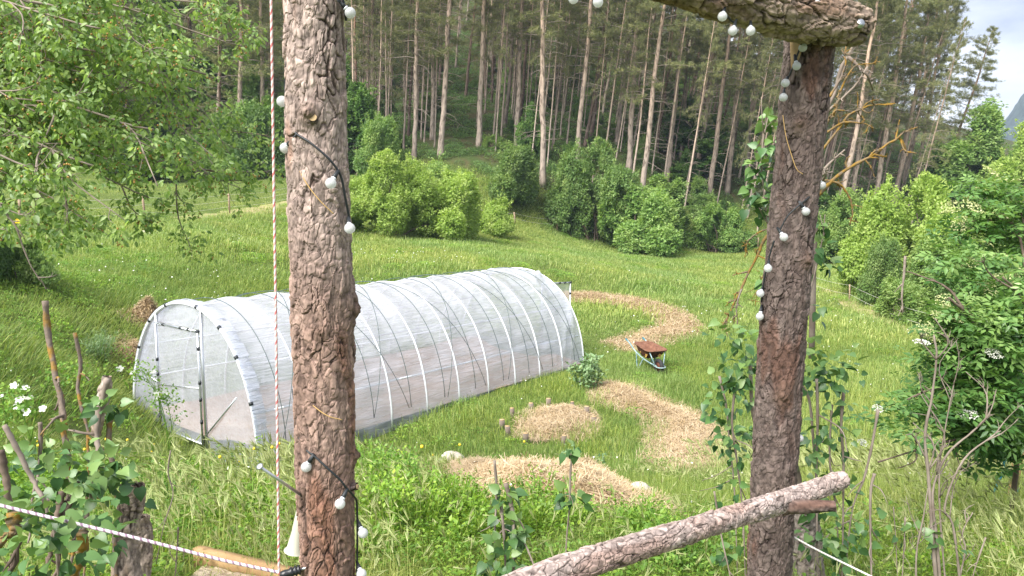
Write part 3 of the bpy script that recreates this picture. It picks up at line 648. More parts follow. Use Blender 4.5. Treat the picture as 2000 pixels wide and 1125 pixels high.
b = MB(); c0, c1 = pt(548,1124,2.16), pt(588,1112,2.18); ax = c1 - c0
prof = [(-.05,.002),(0,.011),(.25,.0135),(.4,.0115),(.45,.0125),(.55,.017),(.62,.0125),(.68,.0125),(.74,.0185),(.80,.0125),(.85,.0125),(.91,.0175),(.97,.012),(1.0,.002)]
addtube(b, [c0 + ax * s for s, _ in prof], [r for _, r in prof], 20); b.build('body', M['black'], t_in)
b = MB(); addtube(b, [c1, pt(606, 1107, 2.19)], .0042, 8); b.build('screw', M['steel'], t_in)
t_bt = thing('bolt', 'long bright steel bolt sticking out left from the left log post', 'bolt', pt(588,966,2.2))
b = MB(); e0, e1 = pt(592,970,2.2), pt(508,912,2.05); addtube(b, [e0, e1], .0046, 10); b.build('shaft', M['steel'], t_bt)
b = MB(); dv = nrm(e1 - e0); addtube(b, [e1 - dv * .004, e1, e1 + dv * .004, e1 + dv * .006], [.005, .0105, .010, .006], 14); b.build('head', M['steel'], t_bt)
b = MB(); c = [pt(592,960,2.36), pt(588,1000,2.36), pt(583,1040,2.36), pt(578,1070,2.36), pt(577,1076,2.36)]; addtube(b, c, [.010,.017,.023,.03,.038], 16, 0, cap=False)
tag(b.build('plastic_funnel', M['funnel']), 'pale plastic funnel hanging behind the foot of the left log post', 'funnel')
# raised bed edge with sandy soil
t_pl = thing('plank', 'sawn timber plank edging the sandy soil at the bottom of the picture', 'plank', gd(470,1126))
b = MB(); a0, a1 = gd(386,1106) + A(0, 0, .045), gd(640,1170) + A(0, 0, .045); d = nrm(a1 - a0); sd = nrm(np.cross(d, A(0, 0, 1))); up = np.cross(sd, d); addbox(b, (a0 + a1) / 2, np.linalg.norm(a1 - a0), .045, .10, d, sd, up); b.build('board', M['plank'], t_pl)
b = MB(); n = 60; P = []
for i in range(n):
    for j in range(n):
        q = a0 + (a1 - a0) * (i / (n - 1)) - A(0, .03 + .75 * j / (n - 1), 0); x, y = q[0], q[1]; e = min(1, 12 * i / n, 12 * (n - 1 - i) / n, 12 * (n - 1 - j) / n)
        P.append([x, y, g1(x, y) - .06 + .065 * e + .05 * float(fbm(A([x * 14, y * 14, 0]), 4, 1)[0])])
i = (np.arange(n - 1)[:, None] * n + np.arange(n - 1)[None]).ravel(); b.add(P, np.stack([i, i + n, i + n + 1, i + 1], 1))
SANDP = [tuple(a0[:2]), tuple(a1[:2]), (a1[0], a1[1] - .75), (a0[0], a0[1] - .75)]
tag(b.build('soil_patch', M['sand']), kind='structure')


M['patch'] = simple('flaking_paint', (.5,.33,.07), .7, 0, (30., (.2,.1,.04)), .2)
# ------------------------------------------------------------------ wheelbarrow
wb = gd(1268, 722); t_wb = thing('wheelbarrow', 'rusty wheelbarrow with teal handles parked beside the straw path', 'wheelbarrow', wb)
fw = nrm(A(.34, -1.0, 0)); sd = A(-fw[1], fw[0], 0)
def wp(f, s, z): return wb + (fw * f + sd * s + A(0, 0, z)) * .8
b = MB(); TOPR = [(-.55, .29), (.55, .36)]; n = 12
def ring(z, f0, f1, w0, w1, rc):
    out = []
    for f, s in ((f0, -w0), (f1, -w1), (f1, w1), (f0, w0)): out.append((f, s))
    pts = []
    for k in range(4):
        p, q = np.array(out[k]), np.array(out[(k + 1) % 4])
        for t in (.12, .5, .88): pts.append(p + (q - p) * t)
    return [wp(a, c, z - a * .10) for a, c in pts]
rings = [ring(.70, -.50, .52, .30, .36, .1), ring(.715, -.47, .49, .275, .335, .1), ring(.52, -.36, .33, .22, .25, .1), ring(.38, -.22, .12, .15, .16, .1)]
V = [p for r_ in rings for p in r_]; Fq = []
for k in range(3):
    for j in range(12): Fq.append([k * 12 + j, k * 12 + (j + 1) % 12, (k + 1) * 12 + (j + 1) % 12, (k + 1) * 12 + j])
b.add(V, Fq, 1); b.add(V[36:], [[0, 1, 2, 11], [2, 3, 10, 11], [3, 4, 9, 10], [4, 5, 8, 9], [5, 6, 7, 8]], 1)
outer = [p + A(0, 0, -.012) + (nrm(p - wp(0, 0, p[2] - wb[2])) * .012) for p in V]; b.add(outer, [f[::-1] for f in Fq[12:]] , 0); b.add(outer[36:], [[11, 2, 1, 0], [11, 10, 3, 2], [10, 9, 4, 3], [9, 8, 5, 4], [8, 7, 6, 5]], 0)
o = b.build('tray', [M['rust'], M['rust_in']], t_wb)
b = MB(); addtube(b, rings[0] + [rings[0][0]], .014, 6); b.build('rim', M['rust_in'], t_wb)
for f, s, z, w in ((.3, -.275, .52, .07), (.2, -.24, .46, .05), (-.1, -.25, .55, .05), (.44, .1, .5, .06)):
    b = MB(); p = wp(f, s, z); r1 = nrm(fw if s < 0 else sd); b.add([p - r1 * w, p + A(0, 0, -w), p + r1 * w * .7, p + A(0, 0, w * .8)], [[0, 1, 2, 3]]); b.build('paint_patch', M['patch'], t_wb)
for s in (-1, 1):
    b = MB(); addtube(b, spline([wp(-.98, s * .30, .78), wp(-.72, s * .30, .69), wp(-.45, s * .27, .52), wp(-.1, s * .2, .35), wp(.3, s * .15, .26), wp(.62, s * .12, .23)], 26), .017, 8); b.build('handle', M['teal'], t_wb)
    b = MB(); addtube(b, [wp(-.98, s * .30, .78), wp(-.84, s * .30, .735)], .021, 8); b.build('grip', M['hose'], t_wb)
    b = MB(); addtube(b, spline([wp(-.36, s * .26, .5), wp(-.3, s * .25, .03), wp(-.22, s * .25, 0.0), wp(-.02, s * .2, .33)], 20), .015, 7); b.build('leg', M['teal'], t_wb)
    b = MB(); addtube(b, [wp(.46, s * .26, .62), wp(.60, s * .13, .2)], .014, 7); b.build('brace', M['teal'], t_wb)
b = MB(); addtube(b, spline([wp(.52, -.14, .22), wp(.74, -.12, .2), wp(.82, 0, .2), wp(.74, .12, .2), wp(.52, .14, .22)], 20), .015, 7); b.build('front_bar', M['teal'], t_wb)
wc = wp(.57, 0, .19); b = MB(); a = np.linspace(0, 2 * math.pi, 29)[:-1]
addtube(b, [wc + (fw * math.cos(t) + A(0, 0, 1) * math.sin(t)) * .145 for t in np.linspace(0, 2 * math.pi, 29)], .045, 8, cap=False); b.build('tyre', M['rubber'], t_wb)
b = MB(); addtube(b, [wc - sd * .03, wc + sd * .03], .11, 20); addtube(b, [wc - sd * .13, wc + sd * .13], .012, 8); b.build('rim', M['rust'], t_wb)

# ------------------------------------------------------------------ straw
ci_straw = [0]
def straw(name, poly, hmax, n, label=None, cat=None, kind=None, group=None, L=.22, edge=.5, org=None, off=0, wid=.026):
    poly = [tuple(p[:2]) for p in poly]; xs, ys = [p[0] for p in poly], [p[1] for p in poly]
    st = max(.05, (max(xs) - min(xs)) / 110); X, Y = np.meshgrid(np.arange(min(xs) - st, max(xs) + st, st), np.arange(min(ys) - st, max(ys) + st, st))
    def Hh(x, y):
        P = np.c_[np.ravel(x) * 2.2, np.ravel(y) * 2.2, np.zeros(np.size(x))]; nzv = fbm(P, 4, 12 + off).reshape(np.shape(x))
        e = edged(x, y, poly); e = np.where(inpoly(x, y, poly), e, -e); h = hmax * sst(-.05, edge, e) * (.35 + 1.3 * nzv)
        return G(x, y) + h + .02, e
    Z, E = Hh(X, Y); ny, nx = X.shape; ok = E > -.09
    i = (np.arange(ny - 1)[:, None] * nx + np.arange(nx - 1)[None]); k = ok[:-1, :-1] & ok[1:, :-1] & ok[:-1, 1:] & ok[1:, 1:]; i = i[k]
    Z = np.where(E < .03, Z - .05, Z); b = MB(); b.add(np.c_[X.ravel(), Y.ravel(), Z.ravel()], np.stack([i, i + 1, i + nx + 1, i + nx], 1), 0)
    x = U(min(xs) - .1, max(xs) + .1, n * 3); y = U(min(ys) - .1, max(ys) + .1, n * 3); z, e = Hh(x, y)
    keep = (e > U(-.34, .12, n * 3)); x, y, z = x[keep][:n], y[keep][:n], z[keep][:n]; m = len(x)
    yd = rdir(m); yd[:, 2] = np.abs(yd[:, 2]) * .35 + .05; zd = rdir(m) * .4 + A(0, 0, 1)
    T = np.array([[-1, -.5, 0], [1, -.5, 0], [1, 0, .05], [-1, 0, .05], [.8, .5, -.02], [-.8, .5, -.02]]) * A(wid, 1, 1); Fq = np.array([[0, 1, 2, 3], [3, 2, 4, 5]])
    addinst(b, T, Fq, np.c_[x, y, z + U(0, .03, m)], yd, zd, U(.5, 1.3, m) * L, 1)
    o = b.build(name, [M['straw_base'], M['straw']], smooth=False); tag(o, label, cat, group, kind); return poly
gpx = lambda pts: [gd(x, y)[:2] for x, y in pts]
PATH1 = straw('straw_path', gpx([(1088,572),(1150,573),(1220,580),(1290,594),(1345,615),(1371,640),(1362,655),(1310,670),(1270,683),(1225,688),(1188,672),(1240,652),(1283,640),(1290,626),(1262,610),(1200,597),(1140,590),(1085,589)]), .07, 16000, None, None, 'structure', L=.2)
PATH2 = straw('straw_path', gpx([(1148,757),(1195,750),(1240,762),(1300,792),(1370,815),(1408,850),(1412,890),(1385,925),(1320,926),(1284,900),(1287,862),(1282,828),(1235,805),(1160,783)]), .09, 22000, None, None, 'structure', L=.18, off=3, wid=.02)
BED = straw('straw_bed', gpx([(1015,852),(1018,830),(1045,808),(1085,798),(1130,800),(1158,815),(1152,842),(1125,858),(1070,864)]), .10, 8000, 'round bed of pale straw inside the ring of cut stakes', 'straw bed', L=.17, off=5, wid=.02)
MOUND = straw('straw_mound', gpx([(850,925),(890,905),(950,925),(1040,932),(1130,938),(1210,950),(1262,985),(1250,1003),(1160,1003),(1060,1000),(960,985),(890,958)]), .22, 24000, 'long low mound of loose straw between round stones', 'straw mound', L=.15, off=8, edge=.4, wid=.016)
gl = gp(292, 17.0); HEAP = straw('straw_heap', [(gl[0] + .45 * math.cos(t), gl[1] + .45 * math.sin(t)) for t in np.linspace(0, 6.2, 14)], .65, 3500, 'heap of golden straw behind the left side of the greenhouse', 'straw heap', L=.22, off=9, edge=.6)
gl = gp(262, 15.4); straw('straw_heap', [(gl[0] + .4 * math.cos(t), gl[1] + .5 * math.sin(t)) for t in np.linspace(0, 6.2, 12)], .3, 1200, 'small scatter of straw against the left foot of the tunnel', 'straw heap', L=.2, off=10)

# stakes ringed round the bed
for k, (px, py) in enumerate([(1001,810),(1038,797),(1072,790),(1117,796),(1145,806),(1160,822),(993,848),(1027,860),(1100,868),(980,832)]):
    c = gd(px, py + 6); h, r0 = U(.13, .2), U(.035, .05); t = thing('stake', 'short cut log stake standing in the ring around the round straw bed', 'stake', c, 'stakes around the straw bed')
    b = MB(); w = A(U(-.02, .02), U(-.02, .02), 0); addtube(b, [c - A(0, 0, .05), c + A(0, 0, h * .5) + w * .5, c + A(0, 0, h) + w], [r0 * 1.05, r0, r0 * .97], 12); b.build('stem', M['twig'], t)
    b = MB(); addtube(b, [c + A(0, 0, h + .001) + w, c + A(0, 0, h + .006) + w], r0 * .93, 12); b.build('cut_top', M['cutwood'], t)
def stone(c, r, label, seed, sq=.7):
    b = MB(); sphere(b, (0, 0, 0), 1, 28, 20); V = b.v[0]; d = 1 + (fbm(V * 1.3 + seed, 3, seed) - .5) * .7; V = V * d[:, None] * A(r, r * .8, r * sq) + c + A(0, 0, r * sq * .45); b.v[0] = V
    tag(b.build('stone', M['stone']), label, 'stone')
stone(gd(1253, 968), .115, 'rounded pale stone at the right end of the straw mound', 1, .8)
stone(gd(885, 902), .17, 'large pale stone at the left end of the straw mound', 2, .6)
stone(gd(861, 905), .09, 'small pale stone left of the large stone at the mound', 3, .5)
stone(gd(937, 918), .13, 'flat tan stone half buried behind the straw mound', 4, .45)
stone(gd(1215, 955), .09, 'small tan stone on the straw just left of the rounded pale stone', 5, .6)
stone(gd(285, 458), .26, 'flat grey stone alone in the upper left meadow', 6, .35)

# ------------------------------------------------------------------ worn tracks
def track(pts, w, name='path'):
    P = spline([gd(*q)[:2] if len(q) == 2 else gp(q[0], q[2])[:2] for q in pts], 60); T = nrm(np.gradient(P, axis=0)); S = np.c_[-T[:, 1], T[:, 0]]; b = MB(); V = []
    for k, (p, s_) in enumerate(zip(P, S)):
        ww = w * (.7 + .6 * float(vnoise(A([k * .35, w, 0]))[0]))
        for j in np.linspace(-1, 1, 7): q = p + s_ * ww * j; V.append([q[0], q[1], float(G(q[0], q[1])[0]) + .035 - .05 * abs(j) ** 3])
    i = (np.arange(59)[:, None] * 7 + np.arange(6)[None]).ravel(); b.add(V, np.stack([i, i + 1, i + 8, i + 7], 1)); tag(b.build(name, M['track']), kind='structure')
    return [tuple(p + s_ * w * .6) for p, s_ in zip(P, S)] + [tuple(p - s_ * w * .6) for p, s_ in zip(P[::-1], S[::-1])]
M['track'] = simple('dry_track', (.36,.29,.17), .95, 0, (1.5, (.24,.25,.10)), .1)
TR1 = track([(1570,552),(1620,568),(1665,597),(1720,622),(1780,645),(1850,675),(1960,720)], .45)
TR2 = track([(340,0,34.5),(420,0,37.5),(500,0,41),(570,0,45),(640,0,49)], .9)
# ------------------------------------------------------------------ grass (one object, tufts set out by geometry nodes)
def blades(n, R, h0, h1, w, lean, ears=0, mat=0, seed=0, bias=None):
    b = MB(); r = R * np.sqrt(rng.random(n)); a = U(0, 2 * math.pi, n); base = np.c_[r * np.cos(a), r * np.sin(a), np.full(n, -.03)]
    h = U(h0, h1, n) * (.65 + .35 * rng.random(n)); az = U(0, 2 * math.pi, n); ln = U(.1, 1, n) * lean
    D = np.c_[np.cos(az), np.sin(az), np.zeros(n)]
    if bias is not None: D = nrm(D + np.asarray(bias))
    S = np.c_[-D[:, 1], D[:, 0], np.zeros(n)]; tw = U(-.8, .8, n)[:, None]; S = nrm(S + D * tw); ww = w * U(.6, 1.3, n)
    Z = A(0, 0, 1); p1 = base + Z * (h * .55)[:, None] + D * (h * ln * .22)[:, None]; p2 = base + Z * (h * (1 - .35 * ln))[:, None] + D * (h * ln * .8)[:, None]
    V = np.stack([base - S * ww[:, None] * .5, base + S * ww[:, None] * .5, p1 + S * ww[:, None] * .42, p1 - S * ww[:, None] * .42, p2], 1).reshape(-1, 3)
    k = np.arange(n)[:, None] * 5; a_ = np.repeat(rng.random(n), 5)
    b.add(V, k + np.array([[0, 1, 2, 3]]), mat, a_); kq = 0
    b.f.append(k + np.array([[3, 2, 4]])); b.m.append(np.full(n, mat, np.int32))
    if ears:
        m = ears; r = R * np.sqrt(rng.random(m)); a = U(0, 6.28, m); base = np.c_[r * np.cos(a), r * np.sin(a), np.zeros(m)]; az = U(-1.5, 1.5, m) + .1
        D = np.c_[np.cos(az), np.sin(az), np.zeros(m)]; h = U(h1 * .85, h1 * 1.15, m)
        for i in range(m):
            top = base[i] + Z * h[i] + D[i] * h[i] * .28; mid = base[i] + Z * h[i] * .6 + D[i] * h[i] * .06; S_ = A(-D[i][1], D[i][0], 0)
            b.add([base[i] - S_ * .0015, base[i] + S_ * .0015, mid + S_ * .0015, mid - S_ * .0015, top + S_ * .001, top - S_ * .001], [[0, 1, 2, 3], [3, 2, 4, 5]], 0, .8)
            ed = nrm(D[i] * U(.3, 1) + Z * U(-.25, .9)); 
            for q in range(9):
                o = rdir(1)[0] * .28; dd = nrm(ed + o); s0 = top + ed * U(-.01, .045); nn = nrm(np.cross(dd, rdir(1)[0]))
                b.add([s0 - nn * .0055, s0 + nn * .0055, s0 + dd * U(.06, .12)], [[0, 1, 2]], 1, rng.random())
    return b
def herbs(n, R, h, leaf, sc):
    b = MB(); r = R * np.sqrt(rng.random(n)); a = U(0, 6.28, n); z = h * rng.random(n) ** .6 * (1 - .5 * (r / R) ** 2)
    yd = nrm(np.c_[np.cos(a), np.sin(a), U(-.2, .9, n)] + rdir(n) * .7); T, Fq = leaf
    addinst(b, T, Fq, np.c_[r * np.cos(a), r * np.sin(a), z], yd, rdir(n) * .7 + A(0, 0, 1), U(.6, 1.2, n) * sc); return b
def source(b, mats, name): return bpy.data.objects.new(name, b.mesh(name, mats, None, False))
GR, GLU, EAR, HB = M['grass'], M['grass_lush'], M['ear'], M['herb']; LF = (LEAF, LEAFF); OV = (OVAL, OVALF)
wind = (.9, .25, 0)
SRC = [source(blades(420, 1.5, .12, .42, .024, 1.0), [GR, EAR], 's0'), source(blades(420, 1.5, .10, .36, .026, 1.1), [GR, EAR], 's1'),         # far meadow
       source(blades(210, .65, .16, .48, .011, 1.0), [GLU, EAR], 's2'), source(blades(210, .65, .12, .40, .012, 1.1), [GR, EAR], 's3'),        # middle
       source(blades(95, .36, .12, .40, .0065, 1.9, 11), [GR, EAR], 's4'), source(blades(120, .36, .12, .36, .006, 1.8, 2), [GLU, EAR], 's5'),   # near
       source(blades(300, .7, .03, .11, .012, 1.3), [GR, EAR], 's6'),                                                                          # mown
       source(herbs(260, .34, .34, LF, .045), [HB], 's7'), source(herbs(200, .42, .24, OV, .055), [HB], 's8'), source(herbs(420, .9, .4, LF, .11), [HB], 's9'), source(herbs(420, .9, .45, LF, .12), [M['shrub_dark']], 's10')]
pts_, kind_, sc_ = [], [], []
EXC = [PATH1, PATH2, BED, MOUND, HEAP, SANDP, TR1, TR2]
def scatter(x0, x1, y0, y1, st, fn):
    X, Y = np.meshgrid(np.arange(x0, x1, st), np.arange(y0, y1, st)); X = X.ravel() + U(-.5, .5, X.size) * st; Y = Y.ravel() + U(-.5, .5, Y.size) * st
    k = np.abs(X) < .78 * Y + 2.5; X, Y = X[k], Y[k]; K, S = fn(X, Y); ok = K >= 0
    r0 = np.where(Y > 20, .1, .06)
    for P in EXC: ok &= ~(inpoly(X, Y, P) & (edged(X, Y, P) > .09)) & ~(edged(X, Y, P) < .03)
    ok &= ~(inpoly(X, Y, GHP) | (edged(X, Y, GHP) < np.where(Y > 20, .4, .16)))
    pts_.append(np.c_[X, Y, G(X, Y)][ok]); kind_.append(K[ok]); sc_.append(S[ok])
MOWN = gpx([(1105,592),(1200,600),(1260,614),(1285,630),(1240,646),(1190,664),(1150,690),(1120,690)])
UPL = [tuple(gp(x, d)[:2]) for x, d in ((-60, 33), (300, 33), (470, 41), (640, 46), (640, 64), (-60, 64))]
def n2(X, Y, s, k): return fbm(np.c_[X * s, Y * s, np.zeros(len(X))], 3, k)
def far_(X, Y):
    K = np.where(n2(X, Y, .14, 3) > .5, 0, 1); S = .42 + .8 * n2(X, Y, .3, 4); K = np.where(inpoly(X, Y, UPL), 6, K); S = np.where(K == 6, 1.4, S)
    K = np.where((rng.random(len(X)) < .13) & (K != 6), 9, K); S = np.where(K == 9, .5, S)
    K = np.where(inpoly(X, Y, FOREST) & (edged(X, Y, FOREST) > 2.0), np.where(rng.random(len(X)) < .5, 10, -1), K); return K, S
def mid_(X, Y):
    v = n2(X, Y, .35, 6); K = np.where(v > .5, 2, 3); S = .55 + .8 * n2(X, Y, .7, 8); K = np.where(inpoly(X, Y, MOWN), 6, K); S = np.where(K == 6, 1.0, S)
    lf = X < -8.2 + (Y - 12) * -.2; r = rng.random(len(X)); K = np.where(lf & (r < .5), 8, K); K = np.where((r > .95) & (K != 6), 8, K)
    S = np.where((X < -1.5) & (X > -7) & (Y < 12.5), S * .45, S); S = np.where(X > 5, S * .72, S); S = np.where((X > -1) & (X < 5.5) & (K != 6), S * .72, S); return K, S
def near_(X, Y):
    v = n2(X, Y, .6, 13); barley = (X < -.5) & (X > -3.4) & (v > .36); K = np.where(barley, 4, 5); r = rng.random(len(X)); K = np.where((X > 2.4) & (r < .5), 4, K)
    herb = ((X < -2.4) & (r < .75)) | ((Y < 5.2) & (r > .62) & (r < np.where(X > 1, .8, 1.0))) | ((X > -1.0) & (X < 1.0) & (Y > 4.5) & (r < .55)); K = np.where(herb, np.where(rng.random(len(X)) < .5, 7, 8), K)
    S = .65 + .6 * n2(X, Y, 1.1, 14); S = S * (.55 + .45 * sst(3.2, 6.5, Y)) * np.where((X < -2) & (Y > 6.5), .5, 1) * np.where((X > -1.4) & (X < 2.6) & (Y > 4.5), .62, 1); return K, S
scatter(-46, 60, 22, 68, .95, far_); scatter(-80, 70, 68, 112, 1.7, lambda X, Y: (np.where(inpoly(X, Y, FOREST) & (rng.random(len(X)) < .8), 10, -1), U(.6, 1.5, len(X)))); scatter(-20, 21, 9.5, 23, .44, mid_); scatter(-9, 9, 3.0, 10.2, .235, near_); scatter(-4, 4, 2.9, 4.7, .17, near_)
PT, KD, SC = np.concatenate(pts_), np.concatenate(kind_).astype(int), np.concatenate(sc_); e = .25
nx_ = (G(PT[:, 0] + e, PT[:, 1]) - G(PT[:, 0] - e, PT[:, 1])) / (2 * e); ny_ = (G(PT[:, 0], PT[:, 1] + e) - G(PT[:, 0], PT[:, 1] - e)) / (2 * e)
Nn = nrm(np.c_[-nx_, -ny_, np.ones(len(PT))])
ROT = np.array([((Vector(n).to_track_quat('Z', 'Y').to_matrix() @ Matrix.Rotation((random.uniform(-.6, .6) if k == 4 else random.uniform(0, 6.28)), 3, 'Z')).to_euler())[:] for n, k in zip(Nn, KD)])
def gn_scatter(name, PT, KD, SC, ROT, SRC, mats):
    me = bpy.data.meshes.new(name); me.from_pydata(PT.tolist(), [], [])
    for nm, ty, dat in (('pk', 'INT', KD), ('ps', 'FLOAT', SC)): a = me.attributes.new(nm, ty, 'POINT'); a.data.foreach_set('value', np.asarray(dat, np.int32 if ty == 'INT' else np.float32))
    a = me.attributes.new('pr', 'FLOAT_VECTOR', 'POINT'); a.data.foreach_set('vector', ROT.astype(np.float32).ravel())
    o = bpy.data.objects.new(name, me); scene.collection.objects.link(o)
    ng = bpy.data.node_groups.new(name, 'GeometryNodeTree'); ng.interface.new_socket('Geometry', in_out='INPUT', socket_type='NodeSocketGeometry'); ng.interface.new_socket('Geometry', in_out='OUTPUT', socket_type='NodeSocketGeometry')
    gi, go, jn = ng.nodes.new('NodeGroupInput'), ng.nodes.new('NodeGroupOutput'), ng.nodes.new('GeometryNodeJoinGeometry')
    def na(nm, ty):
        n = ng.nodes.new('GeometryNodeInputNamedAttribute'); n.data_type = ty; n.inputs[0].default_value = nm; return next(s for s in n.outputs if s.enabled and s.name == 'Attribute')
    kd, ps, pr = na('pk', 'INT'), na('ps', 'FLOAT'), na('pr', 'FLOAT_VECTOR')
    for k, s in enumerate(SRC):
        if not (np.asarray(KD) == k).any(): continue
        ip = ng.nodes.new('GeometryNodeInstanceOnPoints'); oi = ng.nodes.new('GeometryNodeObjectInfo'); oi.inputs['Object'].default_value = s; oi.inputs['As Instance'].default_value = True
        cp = ng.nodes.new('FunctionNodeCompare'); cp.data_type = 'INT'; cp.operation = 'EQUAL'; ii = [q for q in cp.inputs if q.enabled]
        ng.links.new(kd, ii[0]); ii[1].default_value = k
        ng.links.new(gi.outputs[0], ip.inputs['Points']); ng.links.new(cp.outputs[0], ip.inputs['Selection']); ng.links.new(oi.outputs['Geometry'], ip.inputs['Instance'])
        ng.links.new(pr, ip.inputs['Rotation']); ng.links.new(ps, ip.inputs['Scale']); ng.links.new(ip.outputs[0], jn.inputs[0])
    ng.links.new(jn.outputs[0], go.inputs[0]); md = o.modifiers.new('scatter', 'NODES'); md.node_group = ng; return o
tag(gn_scatter('grass', PT, KD, SC, ROT, SRC, None), kind='stuff')

# ------------------------------------------------------------------ pines
def pine_meshes(seed, H, low, dens, r0, dead=22):
    global rng; keep = rng; rng = np.random.default_rng(seed); t, bch, cr = MB(), MB(), MB()
    z = np.linspace(-.6, H, 26); wob = np.c_[np.cumsum(rng.normal(0, .035, 26)), np.cumsum(rng.normal(0, .035, 26)), np.zeros(26)]; wob -= wob[1]
    P = np.c_[np.zeros(26), np.zeros(26), z] + wob; R = r0 * np.clip(1 - (z / H), .04, 1) ** .62; R[:2] *= 1.18
    addtube(t, P, R, 9)
    def axis_(zz): i = np.interp(zz, z, np.arange(26)); k = int(min(i, 24)); f = i - k; return P[k] * (1 - f) + P[k + 1] * f
    def limb(zz, L, az, lift, droop, r, n=7):
        s = np.linspace(0, 1, n); D = A(math.cos(az), math.sin(az), 0); j = np.cumsum(rng.normal(0, .05, (n, 3)), 0) * L * .35; j -= j[0]
        return axis_(zz) + D * (s * L)[:, None] + A(0, 0, 1) * (lift * L * s - droop * L * s * s)[:, None] + j
    for k in range(dead):
        zz = rng.uniform(.12, low + .15) * H; L = rng.uniform(.5, 2.0); Q = limb(zz, L, rng.uniform(0, 6.28), rng.uniform(-.1, .35), rng.uniform(0, .5), .02)
        addtube(bch, Q, np.linspace(.02, .006, len(Q)), 4, 0, cap=False)
        if rng.random() < .6: q = Q[4]; e = q + nrm(Q[5] - Q[3] + rng.normal(0, .35, 3) * L) * L * .4; addtube(bch, spline([q, (q + e) / 2 + rng.normal(0, .05, 3), e], 5), [.011, .009, .008, .006, .004], 4, cap=False)
    need = [np.array([[-.045, 0, 0], [.045, 0, 0], [0, 1, .0]]), np.array([[0, 1, 2]])]
    pos, dr, sc = [], [], []
    nb = int(52 * dens)
    for k in range(nb):
        f = low + (1 - low) * (k + rng.random()) / nb; zz = f * H; q = (f - low) / (1 - low)
        L = (3.2 * (1 - q) ** .6 + .35) * rng.uniform(.55, 1.15)
        if q < .35: L *= rng.uniform(.5, 1.1)
        Q = limb(zz, L, rng.uniform(0, 6.28), .15 + .45 * q, .38 * (1 - q), .03); addtube(bch, Q, np.linspace(.035 * (1 - q * .6), .008, len(Q)), 4, cap=False)
        ncl = int((7 + 11 * rng.random()) * (.6 + .5 * L) * (1.0 if q < .45 else 1.9))  # extra needle clumps high up, added to block skylight over the slope
        for c in range(ncl):
            s = rng.uniform(.38, 1.0); i = s * (len(Q) - 1); a = int(min(i, len(Q) - 2)); p = Q[a] + (Q[a + 1] - Q[a]) * (i - a); out = nrm(Q[a + 1] - Q[a])
            p = p + rng.normal(0, 1, 3) * A(.26, .26, .09) * L * .5; pos.append(p); dr.append(nrm(out + A(0, 0, .45) + rng.normal(0, .35, 3)))
    pos, dr = np.array(pos), np.array(dr); m = 20
    PP = np.repeat(pos, m, 0) + rng.normal(0, .05, (len(pos) * m, 3)); DD = nrm(np.repeat(dr, m, 0) * .7 + nrm(rng.normal(size=(len(PP), 3))) * A(1, 1, .8))
    aa = np.repeat(rng.random(len(pos)), m) * .65 + .35 * rng.random(len(PP))
    addinst(cr, need[0], need[1], PP, DD, rng.normal(size=(len(PP), 3)), rng.uniform(.14, .32, len(PP)), 0, aa)
    rng = keep
    return t.mesh('trunk', M['pine_bark']), bch.mesh('branches', M['twig']), cr.mesh('crown', M['needle'], None, False)
PINES = [pine_meshes(100 + i, h, lo, de, r, dd) for i, (h, lo, de, r, dd) in enumerate([(23, .32, 1.05, .19, 40), (22, .38, .95, .18, 44), (24, .26, 1.1, .21, 36), (21, .34, 1.0, .16, 44), (23, .44, .9, .19, 46), (19, .14, 1.4, .14, 24), (22, .28, 1.2, .2, 34)])]
EDGE_PINE = pine_meshes(140, 21, .3, 1.7, .22, 30)
def pine(loc, lean, yaw, sc, var, label, group, leany=0.0):
    e = thing('pine_tree', label, 'pine tree', loc, group); e.scale = (sc, sc, sc)
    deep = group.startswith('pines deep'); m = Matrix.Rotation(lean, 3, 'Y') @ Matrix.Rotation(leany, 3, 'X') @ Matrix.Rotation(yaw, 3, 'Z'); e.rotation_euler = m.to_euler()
    for nm, me in zip(('trunk', 'branches', 'crown'), var):
        o = bpy.data.objects.new(nm, me); scene.collection.objects.link(o); o.parent = e
        if deep and nm == 'trunk': o.material_slots[0].link = 'OBJECT'; o.material_slots[0].material = M['pine_bark_shaded']
    return e
FG = 'pines of the forest on the slope'
